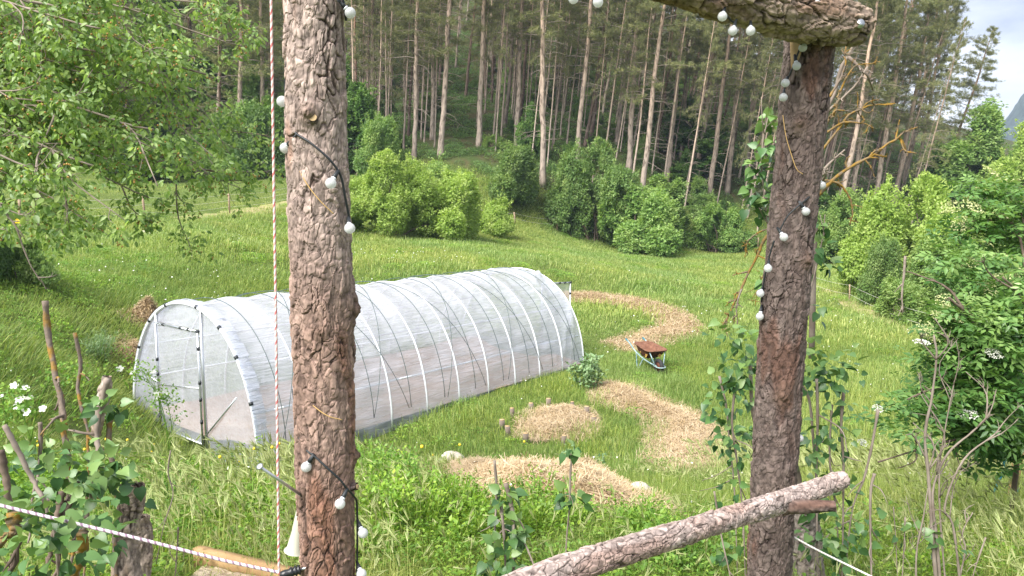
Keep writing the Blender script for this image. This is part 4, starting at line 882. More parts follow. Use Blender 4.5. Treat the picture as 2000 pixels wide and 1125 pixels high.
front = [  # base px, d, px where it leaves the picture, girth px, what singles it out
 (725,66,729,13,'orange barked pine close to the right side of the left log post'),
 (808,60,823,15,'pale grey pine trunk, left one of the three straight trunks above the bright rounded bush'),
 (844,66,849,9,'thin grey pine, the middle one of the three straight trunks above the bright rounded bush'),
 (860,60,886,15,'pale pine leaning right, rightmost of the three trunks left of the mossy forest track'),
 (935,63,946,12,'slender pine standing alone right of the mossy forest track'),
 (986,70,1003,10,'thin pine just left of the twin orange trunks in the forest centre'),
 (1009,64,1024,12,'left one of the twin orange trunks in the forest centre'),
 (1060,58,1061,15,'straight pine trunk rising behind the dark ragged bush in the centre'),
 (1122,61,1152,19,'stout grey pine leaning right behind the top of the tall leafy bush'),
 (1204,68,1232,11,'thin pine half a step left of the pale orange leaning trunk'),
 (1228,62,1247,13,'upright orange pine rising from the crown of the tall leafy bush'),
 (1252,60,1301,13,'pale orange pine leaning right, its bare trunk crossing behind the lamps'),
 (1303,64,1340,15,'pine with pale trunk seen below the left end of the crossbeam'),
 (1330,70,1352,9,'dark thin pine just right of the pale trunk below the crossbeam end'),
 (1362,67,1408,12,'leaning pine behind the two hanging bulbs of the crossbeam'),
 (1380,62,1432,14,'warm brown pine leaning right, left of the pair of hanging bulbs'),
 (1420,66,1466,12,'pine directly beneath the pair of bulbs hanging side by side'),
 (1457,70,1490,9,'slim dark pine midway between the paired bulbs and the right log post'),
 (1512,60,1538,15,'whitish pine trunk touching the left edge of the right log post'),
 (467,62,464,17,'whitish pine trunk, leftmost of three behind the hanging cherry twigs'),
 (489,68,485,9,'thin pine, middle one of three behind the hanging cherry twigs'),
 (519,64,512,12,'rosy pine trunk just left of the red and white hanging rope'),
 (423,66,424,10,'dark pine trunk showing through the right edge of the cherry leaves'),
 (250,66,246,10,'dark pine trunk showing through the middle of the cherry leaves'),
 (1634,62,1712,13,'pine leaning right, seen through the upper lichen covered branches'),
 (1655,66,1735,12,'second leaning pine right of the right log post'),
 (1700,66,1776,13,'leaning pine above the left shoulder of the large pale green bush'),
 (1742,70,1812,12,'leaning pine above the middle of the large pale green bush'),
 (1762,76,1836,11,'thin leaning pine left of the paired trunks at the forest end'),
 (1783,72,1858,12,'leaning pine, one step left of the outermost tall pine'),
]
def lean_pine(px, d, ptop, girth, var, label, group):
    c = gp(px, d); zt = pt(ptop, 0, d)[2]; xt = pt(ptop, 0, d)[0]; lean = math.atan2(xt - c[0], zt - c[2]); g = girth / F * d / 2
    return pine(c, lean, random.uniform(0, 6.28), max(.62, min(1.25, g / .19)) if girth else 1, var, label, group)
for k, (px, d, tp, gr, lb) in enumerate(front): 
    e = lean_pine(px, d, tp, gr, PINES[[1, 3, 4, 0, 4, 3, 1, 4][k % 8]], lb, FG); s = e.scale[0]; e.scale = (s, s, max(.95, min(1.1, s)))
c = gp(1829, 74); e = pine(c, math.radians(16.0), .6, .80, EDGE_PINE, 'tall pine with a full feathery crown against the sky, outermost of the forest', FG); EDGEC = c
xs = [tuple(gp(f[0], f[1])[:2]) for f in front] + [tuple(c[:2])]
th_ = 0
while th_ < 128:                           # thin poles crowding between the front trees
    px, d = random.uniform(690, 1780), random.uniform(59, 84); c = gp(px, d)
    if 850 < px < 930 or any((c[0] - q[0]) ** 2 + (c[1] - q[1]) ** 2 < .75 ** 2 for q in xs): continue
    xs.append((c[0], c[1])); th_ += 1; lean = .02 + max(0, px - 700) / 1000 * .19 + random.uniform(-.03, .03)
    e = pine(c, lean, random.uniform(0, 6.28), random.uniform(.30, .52), PINES[random.choice([3, 4, 1])], 'thin young pine pole between the front row trunks', 'thin pine poles at the forest front'); s_ = e.scale[0]; e.scale = (s_, s_, random.uniform(.8, 1.0))
cnt = 0; tries = 0; WP, WK, WS, WR = [], [], [], []
while cnt < 250 and tries < 12000:
    tries += 1; d = random.uniform(62, 96) if cnt < 130 else random.uniform(94, 150); px = random.uniform(-40, 1775 if d < 90 else 1640)
    if px > 1640 and d > 96: continue
    if 560 < px < 670 and random.random() < .8: continue
    c = gp(px, d)
    if any((c[0] - q[0]) ** 2 + (c[1] - q[1]) ** 2 < (2.0 if d < 90 else 2.2) ** 2 for q in xs): continue
    if 855 < px < 935 and d < 84: continue
    xs.append((c[0], c[1])); cnt += 1
    lean = .03 + max(0, px - 700) / 1000 * .17 + random.uniform(-.03, .03)
    if cnt > 125:                          # the far trees that only read as one mass
        v = random.randrange(6); rr_ = (Matrix.Rotation(lean, 3, 'Y') @ Matrix.Rotation(random.uniform(0, 6.28), 3, 'Z')).to_euler()[:]; s_ = random.uniform(.75, 1.1)
        for q in range(3): WP.append(c); WK.append(v * 3 + q); WS.append(s_); WR.append(rr_)
        continue
    pine(c, lean, random.uniform(0, 6.28), random.uniform(.75, 1.1), random.choice(PINES[:6] if px < 1500 else PINES), 'slender pine trunk in the dark mass of the forest behind the front row', 'pines deep in the forest', random.uniform(-.03, .03))

tag(gn_scatter('far_pine_wood', np.array(WP), np.array(WK), np.array(WS), np.array(WR), [bpy.data.objects.new('w', me) for vv in PINES[:6] for me in vv], None), kind='stuff')
# ------------------------------------------------------------------ shrubs and leafy trees
def crown(blobs, n, leaf, sc, gap=.42, gs=1.1, up=.5, sd=0, hang=0.0):
    b = MB(); vol = np.array([bl[3] * bl[4] * bl[5] for bl in blobs]) ** (2 / 3); cnts = (n * vol / vol.sum()).astype(int)
    for (cx, cy, cz, rx, ry, rz), m in zip(blobs, cnts):
        m2 = int(m * 2.2); D = rdir(m2); rad = (rng.random(m2) ** .45); bump = .72 + .5 * fbm(D * 2.4 + A(cx, cy, cz), 3, 30 + sd)
        p = A(cx, cy, cz) + D * (rad * bump)[:, None] * A(rx, ry, rz); g = fbm(p * gs * 1.6, 2, 60 + sd)
        k = (g > gap) & (p[:, 2] > -.3); p, D, g = p[k][:m], D[k][:m], g[k][:m]; m3 = len(p)
        yd = nrm(D * .6 + rdir(m3) * .8 + A(0, 0, -hang)); zd = D * .85 + rdir(m3) * .4 + A(0, 0, up)
        addinst(b, leaf[0], leaf[1], p, yd, zd, U(.65, 1.25, m3) * sc, 0, np.clip(.15 + .5 * rng.random(m3) + (g - .5) * 1.2, 0, 1))
    ns = int(26 + n / 900)                 # long shoots that break the outline
    for k in range(ns):
        cx, cy, cz, rx, ry, rz = blobs[int(rng.integers(len(blobs)))]; D = rdir(1)[0]; D[2] = abs(D[2]) * .9 + .1; s = A(cx, cy, cz) + D * A(rx, ry, rz) * .8; d = nrm(D + A(0, 0, .6) + rdir(1)[0] * .5); L = U(.25, .8); m = 26; q = rng.random(m)
        p = s + d * (q * L)[:, None] + rng.normal(0, .035, (m, 3)) - A(0, 0, 1) * (q ** 2 * .12 * L)[:, None]
        addinst(b, leaf[0], leaf[1], p, nrm(d * .5 + rdir(m)), rdir(m) * .6 + A(0, 0, .7), U(.6, 1.0, m) * sc, 0, np.clip(.5 + .4 * rng.random(m), 0, 1))
    return b
def stems(blobs, r, n=7):
    b = MB()
    for k in range(n):
        bl = blobs[k % len(blobs)]; e = A(*bl[:3]) + rdir(1)[0] * A(bl[3], bl[4], bl[5]) * .55; s = A(U(-.25, .25), U(-.25, .25), -.3); m = (s + e) / 2 + A(*rng.normal(0, .2, 2), .2)
        addtube(b, spline([s, m, e], 9), np.linspace(r, r * .25, 9), 6)
    return b
def bush_mesh(blobs, n, sc, r=.05, leaf=LF, **kw): return crown(blobs, n, leaf, sc, **kw).mesh('foliage', M['shrub_mid'], None, False), stems(blobs, r).mesh('stems', M['twig_dark'])
def blobset(seed, w, h, k, dep=.8):
    rs = np.random.default_rng(seed); out = []
    for i in range(k):
        x = (i + .5) / k * 2 - 1 + rs.uniform(-.15, .15); top = h * (1 - .6 * x * x) * rs.uniform(.8, 1.0); rr = rs.uniform(.24, .34) * w
        for zf in (.32, .72) if top > w * .7 else (.5,):
            out.append((x * w * .72 + rs.uniform(-.1, .1) * w, rs.uniform(-.35, .35) * w * dep, top * zf, rr * (1.15 - .35 * zf), rr * dep, top * (.34 if zf != .5 else .5)))
    return out
BUSH = [bush_mesh(blobset(1, 3.2, 3.8, 7), 52000, .125, sd=1), bush_mesh(blobset(2, 2.6, 3.2, 6), 34000, .13, sd=2), bush_mesh(blobset(3, 1.6, 4.6, 4), 30000, .14, sd=3),
        bush_mesh(blobset(4, 1.7, 1.9, 6), 16000, .115, sd=4, gap=.46), bush_mesh(blobset(5, 2.4, 5.2, 6), 42000, .15, sd=5, gap=.45)]
def bush(var, c, s, mat, label, cat='bush', name='bush', group=None, yaw=None):
    e = thing(name, label, cat, c, group); e.scale = s if isinstance(s, tuple) else (s, s, s); e.rotation_euler = (0, 0, U(0, 6.28) if yaw is None else yaw)
    for nm, me in zip(('foliage', 'stems'), var):
        o = bpy.data.objects.new(nm, me); scene.collection.objects.link(o); o.parent = e
        if nm == 'foliage' and mat: o.material_slots[0].link = 'OBJECT'; o.material_slots[0].material = M[mat]
    return e
def bfit(px, d, wpx, hpx, v): # scale a bush so it spans wpx x hpx at d metres
    W = {0: 6.0, 1: 4.9, 2: 3.0, 3: 3.2, 4: 4.6}[v]; H = {0: 3.9, 1: 3.3, 2: 4.7, 3: 2.0, 4: 5.3}[v]; a = 1.28 * wpx / F * d / W; h = 1.12 * hpx / F * d / H; return (a, a, h)
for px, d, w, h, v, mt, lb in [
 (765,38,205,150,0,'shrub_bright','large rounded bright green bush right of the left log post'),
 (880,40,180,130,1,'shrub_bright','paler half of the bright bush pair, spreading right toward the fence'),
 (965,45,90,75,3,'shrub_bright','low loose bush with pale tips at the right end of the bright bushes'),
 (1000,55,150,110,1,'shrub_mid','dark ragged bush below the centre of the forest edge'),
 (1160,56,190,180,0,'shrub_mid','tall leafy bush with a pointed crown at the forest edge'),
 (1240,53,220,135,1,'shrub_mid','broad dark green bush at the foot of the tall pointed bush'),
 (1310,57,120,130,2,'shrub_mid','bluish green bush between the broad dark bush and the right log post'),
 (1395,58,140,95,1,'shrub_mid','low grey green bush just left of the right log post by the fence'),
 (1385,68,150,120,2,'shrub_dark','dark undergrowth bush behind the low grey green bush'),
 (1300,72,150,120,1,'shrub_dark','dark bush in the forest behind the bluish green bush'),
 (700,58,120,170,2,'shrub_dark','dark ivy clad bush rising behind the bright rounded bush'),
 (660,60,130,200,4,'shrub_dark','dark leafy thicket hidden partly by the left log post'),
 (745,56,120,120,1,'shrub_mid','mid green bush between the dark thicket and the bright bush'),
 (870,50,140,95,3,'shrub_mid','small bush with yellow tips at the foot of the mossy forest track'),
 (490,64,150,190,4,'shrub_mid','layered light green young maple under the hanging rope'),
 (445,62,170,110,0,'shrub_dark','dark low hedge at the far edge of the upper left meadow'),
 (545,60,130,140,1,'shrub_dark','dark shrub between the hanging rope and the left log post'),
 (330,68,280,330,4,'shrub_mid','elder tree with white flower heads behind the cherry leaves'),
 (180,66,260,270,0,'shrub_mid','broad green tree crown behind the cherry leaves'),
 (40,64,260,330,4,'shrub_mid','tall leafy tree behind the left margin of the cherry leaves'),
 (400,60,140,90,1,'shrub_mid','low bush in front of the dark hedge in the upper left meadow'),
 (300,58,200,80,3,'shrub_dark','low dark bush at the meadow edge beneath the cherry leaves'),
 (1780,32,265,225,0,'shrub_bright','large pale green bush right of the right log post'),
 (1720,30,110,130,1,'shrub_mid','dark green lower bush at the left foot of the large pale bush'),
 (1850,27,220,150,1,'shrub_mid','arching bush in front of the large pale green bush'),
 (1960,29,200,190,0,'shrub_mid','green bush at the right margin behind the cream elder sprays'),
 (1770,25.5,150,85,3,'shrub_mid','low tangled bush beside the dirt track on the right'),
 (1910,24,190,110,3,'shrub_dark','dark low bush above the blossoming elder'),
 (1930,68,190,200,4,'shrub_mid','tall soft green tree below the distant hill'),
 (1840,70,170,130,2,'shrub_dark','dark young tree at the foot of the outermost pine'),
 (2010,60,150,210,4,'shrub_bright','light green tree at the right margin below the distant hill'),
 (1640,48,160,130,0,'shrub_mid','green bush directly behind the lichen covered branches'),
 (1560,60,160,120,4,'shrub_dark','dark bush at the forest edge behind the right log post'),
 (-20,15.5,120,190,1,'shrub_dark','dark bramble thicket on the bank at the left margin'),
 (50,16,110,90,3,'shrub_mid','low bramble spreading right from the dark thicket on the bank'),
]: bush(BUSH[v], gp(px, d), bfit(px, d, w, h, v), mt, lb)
ug = 0
while ug < 170:                            # young growth on the forest floor
    px, d = U(300, 1760), U(60, 100)
    if 850 < px < 945 and d < 80: continue
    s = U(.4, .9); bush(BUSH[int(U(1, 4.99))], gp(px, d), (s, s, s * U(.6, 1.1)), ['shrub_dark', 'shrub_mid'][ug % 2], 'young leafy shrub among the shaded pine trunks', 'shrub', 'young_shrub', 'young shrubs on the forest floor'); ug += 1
# ------------------------------------------------------------------ plants close to the camera
def twigs(mb, P, r, depth, k=4, L=.45, spread=.8, mat=0, gnarl=.12, up=.25):
    P = np.asarray(P); n = len(P); J = np.cumsum(rng.normal(0, 1, (n, 3)), 0) * gnarl * r * 2.2; J -= J[0]; P = P + J * np.linspace(0, 1, n)[:, None] * .6
    addtube(mb, P, np.linspace(r, r * .42, n) * U(.8, 1.2, n), 7 if r > .004 else 5, mat); ln = np.linalg.norm(P[-1] - P[0]); ends = [P[-1]]
    if depth:
        for q in range(k):
            i = int(U(.25, .98) * (n - 1)); t = nrm(P[min(i + 1, n - 1)] - P[i - 1]); d = nrm(t + rdir(1)[0] * spread + A(0, 0, up)); l = ln * L * U(.5, 1.1)
            e = spline([P[i], P[i] + d * l * .5 + rdir(1)[0] * l * .08, P[i] + nrm(d + rdir(1)[0] * .35) * l], 8); ends += twigs(mb, e, r * .5, depth - 1, max(2, k - 1), L, spread, mat, gnarl, up)
    return ends
def px3(*q, n=18): return spline([pt(*c) for c in q], n)
def leaves(mb, spots, T, size, face=(0, -.35, .8), hang=.35, jit=.8):   # spots: px, py, d, spread in photo pixels, count
    for px, py, d, sp, n in spots:
        s = sp / F * d; o = rng.normal(0, .42, (n, 3)) * s; p = pt(px, py, d) + o
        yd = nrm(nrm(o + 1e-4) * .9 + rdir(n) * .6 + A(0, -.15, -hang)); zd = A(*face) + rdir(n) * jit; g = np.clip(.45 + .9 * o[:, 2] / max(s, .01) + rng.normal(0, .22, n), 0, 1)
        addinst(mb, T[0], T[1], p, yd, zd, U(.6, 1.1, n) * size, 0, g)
HT = (HEART, HEARTF)
# lilac in the bottom left corner
c = gp(110, 2.5); t = thing('lilac_bush', 'cut back lilac bush with heart shaped leaves and lichened bare stems, bottom left', 'lilac bush', c)
stm = [([(88,588,2.9),(93,650,2.9),(110,740,2.85),(123,820,2.8),(132,890,2.75),(140,1000,2.6),(130,1150,2.5)], .013, 'lichen'),
       ([(146,650,3.0),(158,712,3.0),(153,760,2.98),(160,830,2.9),(165,920,2.8),(160,1150,2.6)], .0085, 'lichen'),
       ([(118,772,2.9),(126,830,2.85),(136,900,2.8),(140,1000,2.7)], .013, 'lichen'),
       ([(210,740,2.75),(198,790,2.75),(184,850,2.7),(182,900,2.65),(165,985,2.6),(150,1060,2.55),(140,1150,2.5)], .0125, 'twig'),
       ([(213,812,2.8),(214,870,2.8),(222,940,2.75),(230,985,2.7),(225,1150,2.6)], .012, 'lichen'),
       ([(8,830,2.35),(35,880,2.35),(62,935,2.35),(82,985,2.32),(95,1040,2.3),(100,1150,2.3)], .0095, 'twig'),
       ([(0,880,2.2),(12,930,2.2),(24,985,2.2),(32,1060,2.2),(20,1150,2.2)], .013, 'twig_dark'),
       ([(28,1000,2.15),(35,1050,2.15),(40,1075,2.15)], .022, 'lichen_full'),
       ([(78,825,2.7),(84,880,2.7),(83,950,2.65),(90,1060,2.5)], .0085, 'twig'), ([(160,1040,2.3),(150,1150,2.3)], .018, 'lichen_full'), ([(120,960,2.5),(118,1030,2.45),(122,1150,2.4)], .014, 'twig_dark'), ([(150,940,2.55),(140,1010,2.5),(145,1150,2.4)], .012, 'twig_dark')]
for P, r, mt in stm:
    b = MB(); twigs(b, px3(*P, n=34), r, 2, 4, .16, 1.1, gnarl=.3); b.build('stem', M[mt], t)
b = MB(); leaves(b, [(110,885,2.6,60,34),(70,880,2.7,40,12),(150,930,2.6,70,32),(60,960,2.5,70,26),(120,1000,2.3,80,30),(190,930,2.55,55,26),(205,790,2.7,30,16),(225,800,2.7,22,10),(200,970,2.5,60,26),(165,1060,2.2,80,26),
   (30,1010,2.2,60,20),(40,1090,2.0,70,20),(110,1090,2.0,80,26),(215,905,2.6,45,18),(10,940,2.5,40,12),(215,1040,2.4,40,14),(235,940,2.6,30,14),(70,1020,2.1,60,18)], HT, .051)
b.build('foliage', M['lilac'], t)
for pth, r, lb in (([(270,945,2.75),(262,985,2.75),(248,1030,2.72),(246,1080,2.7),(258,1170,2.65)], [.012,.028,.034,.034,.045], 'thick weathered grey stump with twisted grain behind the lilac rope'), ([(276,1008,2.95),(280,1050,2.95),(276,1160,2.9)], [.016,.024,.027], 'short pale broken stump just right of the thick weathered stump')):
    b = MB(); logmesh(b, [pt(*q) for q in pth], r, 120, 60, 7 + len(pth), [(.36,.30,.25),(.25,.20,.165),(.32,.22,.15),(.10,.075,.06)], (30., 5.), .012); tag(b.build('tree_stump', M['bark']), lb, 'stump')
t = thing('tree_stump', 'weathered grey stump with a broken top half hidden by the lilac leaves', 'stump', pt(200,800,2.78)); b = MB(); logmesh(b, [pt(210,735,2.78), pt(204,765,2.78), pt(193,800,2.78), pt(187,850,2.78)], [.011,.02,.021,.014], 70, 40, 5, [(.40,.35,.31),(.29,.245,.21),(.3,.22,.16),(.12,.09,.07)], (34., 7.), .006); b.build('bark', M['bark'], t)
# young lilac shoots in the middle
def shoots(name, lb, cat, st, lf, size=.054, mt='twig', lm='lilac', sub=(1, 3, .2)):
    t = thing(name, lb, cat, gp(st[0][0][-1][0], st[0][0][-1][2]))
    for P, r in st: b = MB(); twigs(b, px3(*P), r, *sub); b.build('stem', M[mt], t)
    if lf: b = MB(); leaves(b, lf, HT, size); b.build('foliage', M[lm], t)
    return t
shoots('lilac_shoots', 'clump of brown lilac shoots with few leaves, bottom centre before the straw mound', 'lilac shoots', [([(966,900,3.1),(970,960,3.1),(968,1040,3.05),(972,1180,3.0)], .007), ([(988,945,3.05),(998,985,3.05),(1003,1050,3.0),(1000,1180,3.0)], .0115), ([(978,980,3.1),(985,1060,3.0),(990,1180,3.0)], .008), ([(1018,1045,3.0),(1040,1095,2.9),(1052,1130,2.8)], .005)],
       [(990,965,3.05,26,16),(975,1010,3.05,30,14),(1000,1040,3.0,30,14),(985,1090,2.95,44,30),(965,1110,2.9,40,16),(1015,1035,3.0,20,6)])
shoots('lilac_sapling', 'single upright lilac whip with two tufts of leaves before the straw mound', 'sapling', [([(1117,885,3.1),(1114,930,3.1),(1113,990,3.1),(1108,1060,3.1),(1106,1180,3.0)], .0055)], [(1120,880,3.1,18,10),(1114,968,3.1,24,10),(1120,985,3.1,20,6)], sub=(1, 2, .15))
shoots('bare_shoot', 'thin bare grey twig rising from the barley left of the hanging rope', 'twig', [([(333,880,3.1),(328,925,3.1),(338,965,3.1),(322,1020,3.05),(305,1100,3.0)], .004), ([(348,1030,2.9),(346,1075,2.9),(340,1160,2.9)], .004)], None, sub=(2, 3, .25))
# lilac round the right post
shoots('lilac_bush', 'tall thin lilac stems with blue green leaves around the foot of the right log post', 'lilac bush',
  [([(1435,760,3.4),(1430,830,3.4),(1440,900,3.4),(1452,1000,3.4),(1460,1180,3.3)], .007), ([(1405,735,3.4),(1418,790,3.4),(1425,860,3.4),(1436,960,3.4),(1445,1180,3.4)], .006), ([(1465,700,3.5),(1468,790,3.5),(1478,860,3.5),(1480,1000,3.5),(1478,1180,3.5)], .011), ([(1560,745,3.5),(1580,780,3.5),(1588,860,3.5),(1594,960,3.5),(1600,1180,3.4)], .009),
   ([(1595,740,3.4),(1597,820,3.4),(1594,920,3.4),(1598,1180,3.3)], .008), ([(1648,760,3.4),(1643,830,3.4),(1648,900,3.4),(1650,1000,3.35),(1648,1180,3.3)], .008), ([(1715,800,3.3),(1705,860,3.3),(1690,930,3.3),(1665,1010,3.3),(1650,1180,3.3)], .007), ([(1708,925,3.1),(1700,960,3.1),(1698,1050,3.1),(1696,1180,3.0)], .007), ([(1625,790,3.45),(1620,900,3.4),(1632,1000,3.4),(1640,1180,3.35)], .006), ([(1395,960,3.2),(1410,1050,3.2),(1440,1180,3.1)], .005), ([(1550,880,3.5),(1570,1000,3.5),(1575,1180,3.5)], .012)],
  [(1430,665,3.4,50,26),(1440,715,3.4,50,34),(1465,690,3.5,40,20),(1415,770,3.4,46,28),(1460,780,3.45,40,20),(1440,740,3.4,60,26),(1420,850,3.4,40,24),(1445,885,3.4,40,16),(1405,820,3.4,30,10),(1600,720,3.4,45,26),(1640,715,3.4,45,24),(1625,745,3.4,40,16),(1580,745,3.45,30,12),(1605,830,3.4,40,18),(1655,800,3.4,30,10),(1640,860,3.4,40,14),(1575,880,3.45,40,18),(1620,930,3.4,40,18),(1650,960,3.35,40,18),
   (1580,690,3.5,30,8),(1600,600,3.5,22,5),(1640,1040,3.3,60,26),(1600,1060,3.3,50,18),(1690,1010,3.2,40,10),(1660,1090,3.2,50,18),(1560,930,3.5,30,10),(1420,1080,3.2,40,12),(1590,990,3.4,40,14),(1430,950,3.4,40,14),(1460,1060,3.3,30,8)], .050)
shoots('lilac_branch', 'light green lilac leaves on thin twigs beside the upper right log post', 'lilac branch', [([(1512,600,3.45),(1505,480,3.5),(1492,380,3.5),(1488,300,3.5),(1500,230,3.5)], .006), ([(1565,640,3.5),(1590,540,3.5),(1608,460,3.5),(1612,420,3.5)], .005)],
  [(1505,240,3.5,22,14),(1492,285,3.5,22,14),(1478,330,3.5,30,26),(1482,375,3.5,32,28),(1495,410,3.5,24,16),(1465,400,3.5,18,8),(1600,480,3.5,24,14),(1615,520,3.5,22,12),(1605,440,3.5,16,6),(1500,545,3.5,20,10),(1510,565,3.45,20,10)], .055)
t = thing('tree_stump', 'weathered grey trunk stump standing behind the foot of the right log post', 'stump', gp(1575, 3.6)); b = MB(); logmesh(b, [pt(1568,985,3.5), pt(1574,1050,3.5), pt(1580,1180,3.5)], [.05,.062,.075], 90, 60, 15, [(.34,.30,.27),(.24,.20,.18),(.26,.19,.14),(.09,.07,.06)], (22., 5.), .012); b.build('bark', M['bark'], t)
# dead tree crusted with yellow lichen
t = thing('dead_tree', 'dead branches crusted with orange yellow lichen behind the right log post', 'dead tree', gp(1580, 3.9)); d = 3.75
for P, r, mt in [([(1585,700,d),(1592,450,d),(1600,330,d),(1612,250,d),(1648,170,d),(1692,98,d)], .021, 'twig'), ([(1600,300,d),(1640,250,d),(1662,222,d),(1705,204,d),(1748,200,d)], .0085, 'lichen_full'), ([(1594,385,d),(1640,340,d),(1690,312,d),(1742,278,d),(1762,298,d)], .012, 'lichen_full'),
   ([(1612,260,d),(1650,238,d),(1690,240,d),(1720,252,d)], .008, 'lichen_full'), ([(1600,350,d),(1640,360,d),(1665,400,d),(1660,440,d)], .008, 'lichen_full'), ([(1620,190,d),(1645,140,d),(1647,95,d)], .008, 'lichen'), ([(1640,180,d),(1665,130,d),(1705,128,d)], .006, 'lichen_full'), ([(1600,260,d),(1625,215,d),(1622,195,d)], .012, 'lichen_full'),
   ([(1540,430,d),(1498,462,d),(1476,510,d),(1450,560,d),(1432,600,d),(1418,625,d)], .0105, 'lichen_full'), ([(1520,440,d),(1480,455,d),(1455,472,d),(1448,490,d)], .006, 'lichen_full'), ([(1500,470,d),(1498,520,d),(1482,560,d),(1478,600,d)], .005, 'lichen_full'), ([(1450,560,d),(1440,600,d),(1446,640,d)], .006, 'twig')]:
    b = MB(); twigs(b, px3(*P, n=26), r * .85, 2, 9, .2, 1.2, gnarl=.35, up=.05); b.build('branch', M[mt], t)
# bare twiggy shrub at the right
t = thing('bare_shrub', 'leafless grey twiggy shrub standing in front of the blossoming elder', 'bare shrub', gp(1850, 3.3)); d = 3.2
for P, r in [([(1832,1180,d),(1822,1050,d),(1815,930,d),(1808,850,d),(1820,780,d),(1832,700,d),(1826,655,d)], .0085), ([(1840,1180,d),(1830,1060,d),(1822,960,d),(1850,890,d),(1895,850,d),(1938,812,d)], .0075), ([(1790,1180,d),(1790,1080,d),(1806,1000,d),(1818,930,d)], .005), ([(1850,1180,d),(1836,1000,d),(1838,900,d),(1855,800,d),(1868,740,d)], .005),
   ([(1880,1180,d),(1862,1030,d),(1845,990,d),(1880,900,d),(1940,850,d),(1955,840,d)], .006), ([(1860,1180,d),(1885,1080,d),(1880,1040,d),(1900,1000,d)], .005), ([(1830,800,d),(1800,760,d),(1795,730,d)], .003)]:
    b = MB(); twigs(b, px3(*P, n=24), r, 3, 5, .27, .75); b.build('stem', M['twig'], t)
b = MB(); leaves(b, [(1800,1040,d,30,8),(1850,1060,d,40,10),(1760,1040,d,24,6)], HT, .05); b.build('foliage', M['lilac'], t)
shoots('thin_stalks', 'few thin dry stalks in the grass between the lilac and the bare shrub', 'stalks', [([(1745,990,3.2),(1750,1060,3.2),(1755,1180,3.1)], .003), ([(1768,1010,3.2),(1765,1090,3.2),(1760,1180,3.1)], .0035), ([(1925,1050,3),(1905,1110,3),(1890,1180,3)], .004)], None, sub=(1, 3, .3))

# elder with cream flower heads
CMP, CMF = [], []
for (x, y, ang, s) in ((0, .62, 0, .5), (.05, .5, -1.0, .46), (-.05, .5, 1.0, .46), (.04, .24, -1.15, .42), (-.04, .24, 1.15, .42)):
    ca, sa = math.cos(ang), math.sin(ang); k = len(CMP)
    for v in LEAF * A(.85, 1, 1): CMP.append([x + s * (v[0] * ca - v[1] * sa), y + s * (v[0] * sa + v[1] * ca), s * v[2] - .12 * abs(ang) * (v[1] * s)])
    CMF += [[a + k for a in f] for f in LEAFF.tolist()]
CM = (np.array(CMP), np.array(CMF))
c = gp(1960, 4.9); t = thing('elder_bush', 'elder bush with dark green leaves and cream flower heads at the right margin', 'elder bush', c)
b = MB(); stems_ = [([(1975,1000,5.2),(1985,880,5.1),(1960,760,4.9),(1900,640,4.7),(1850,590,4.6)], .018), ([(1985,900,5.1),(2010,760,5),(2000,600,4.8),(1960,540,4.7)], .014), ([(1965,800,4.9),(1900,780,4.7),(1830,760,4.5),(1770,780,4.4)], .014), ([(1990,860,5),(1930,850,4.8),(1860,860,4.6),(1720,900,4.2)], .012), ([(2020,700,5),(1990,460,5.6),(1930,430,5.8),(1880,440,5.8)], .009), ([(2010,560,5.2),(1990,400,5.8),(1940,370,6)], .008)]
for P, r in stems_: twigs(b, px3(*P, n=20), r, 2, 4, .22, .8)
b.build('stem', M['twig_dark'], t)
b = MB()
for px, py, d, rx, rz, n in [(1930,660,4.7,90,60,230),(1900,720,4.7,90,60,210),(1960,780,4.9,80,70,260),(1870,770,4.6,70,40,120),(1985,620,4.8,60,60,140),(1960,860,4.9,70,40,170),(1840,700,4.6,40,50,60),(1900,830,4.7,70,40,140),(1800,790,4.4,50,24,45),(1770,830,4.3,40,20,24),(1960,560,5.0,60,30,60),
      (1960,400,5.8,60,40,80),(1900,440,5.8,50,40,70),(1980,470,5.8,40,50,70),(1930,370,6,50,20,40),(1870,520,5.2,50,40,60),(1930,510,5.3,50,30,60),(1850,620,4.7,30,30,50)]:
    n = int(n * (2.2 if d > 5.3 else 1.6)); o = rng.normal(0, .5, (n, 3)) * A(rx, 70, rz) / F * d; p = pt(px, py, d) + o
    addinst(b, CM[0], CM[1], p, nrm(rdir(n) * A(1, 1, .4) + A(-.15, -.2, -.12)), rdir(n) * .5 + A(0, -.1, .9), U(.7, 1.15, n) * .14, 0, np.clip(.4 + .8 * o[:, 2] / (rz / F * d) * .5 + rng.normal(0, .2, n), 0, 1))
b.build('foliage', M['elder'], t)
def umbel(par, p, r, mat, tilt=.25, n=150, up=(0, -.35, .9), name='flower_head'):
    b = MB(); q = r * np.sqrt(rng.random(n)); a = U(0, 6.28, n); Zn = nrm(A(*up) + rdir(1)[0] * tilt); X = nrm(np.cross(Zn, A(.2, .9, .3))); Y = np.cross(Zn, X); m = vnoise(np.c_[q * np.cos(a), q * np.sin(a), q * 0] * 5 / r, 3) > .34
    P = p + X * (q * np.cos(a))[:, None] + Y * (q * np.sin(a))[:, None] + Zn * (-.25 * q * q / r + U(0, .008, n))[:, None]; P = P[m]; n = len(P)
    T = np.array([[-.5, 0, 0], [0, -.5, 0], [.5, 0, 0], [0, .5, .1]]); addinst(b, T, [[0, 1, 2, 3]], P, rdir(n), np.repeat(Zn[None], n, 0) + rdir(n) * .5, np.full(n, r * .17))
    for k in range(6): addtube(b, [p - Zn * r * .8, P[int(U(0, n - 1))]], .0015, 4, 1)
    o = b.build(name, [M[mat], M['elder']], par); return o
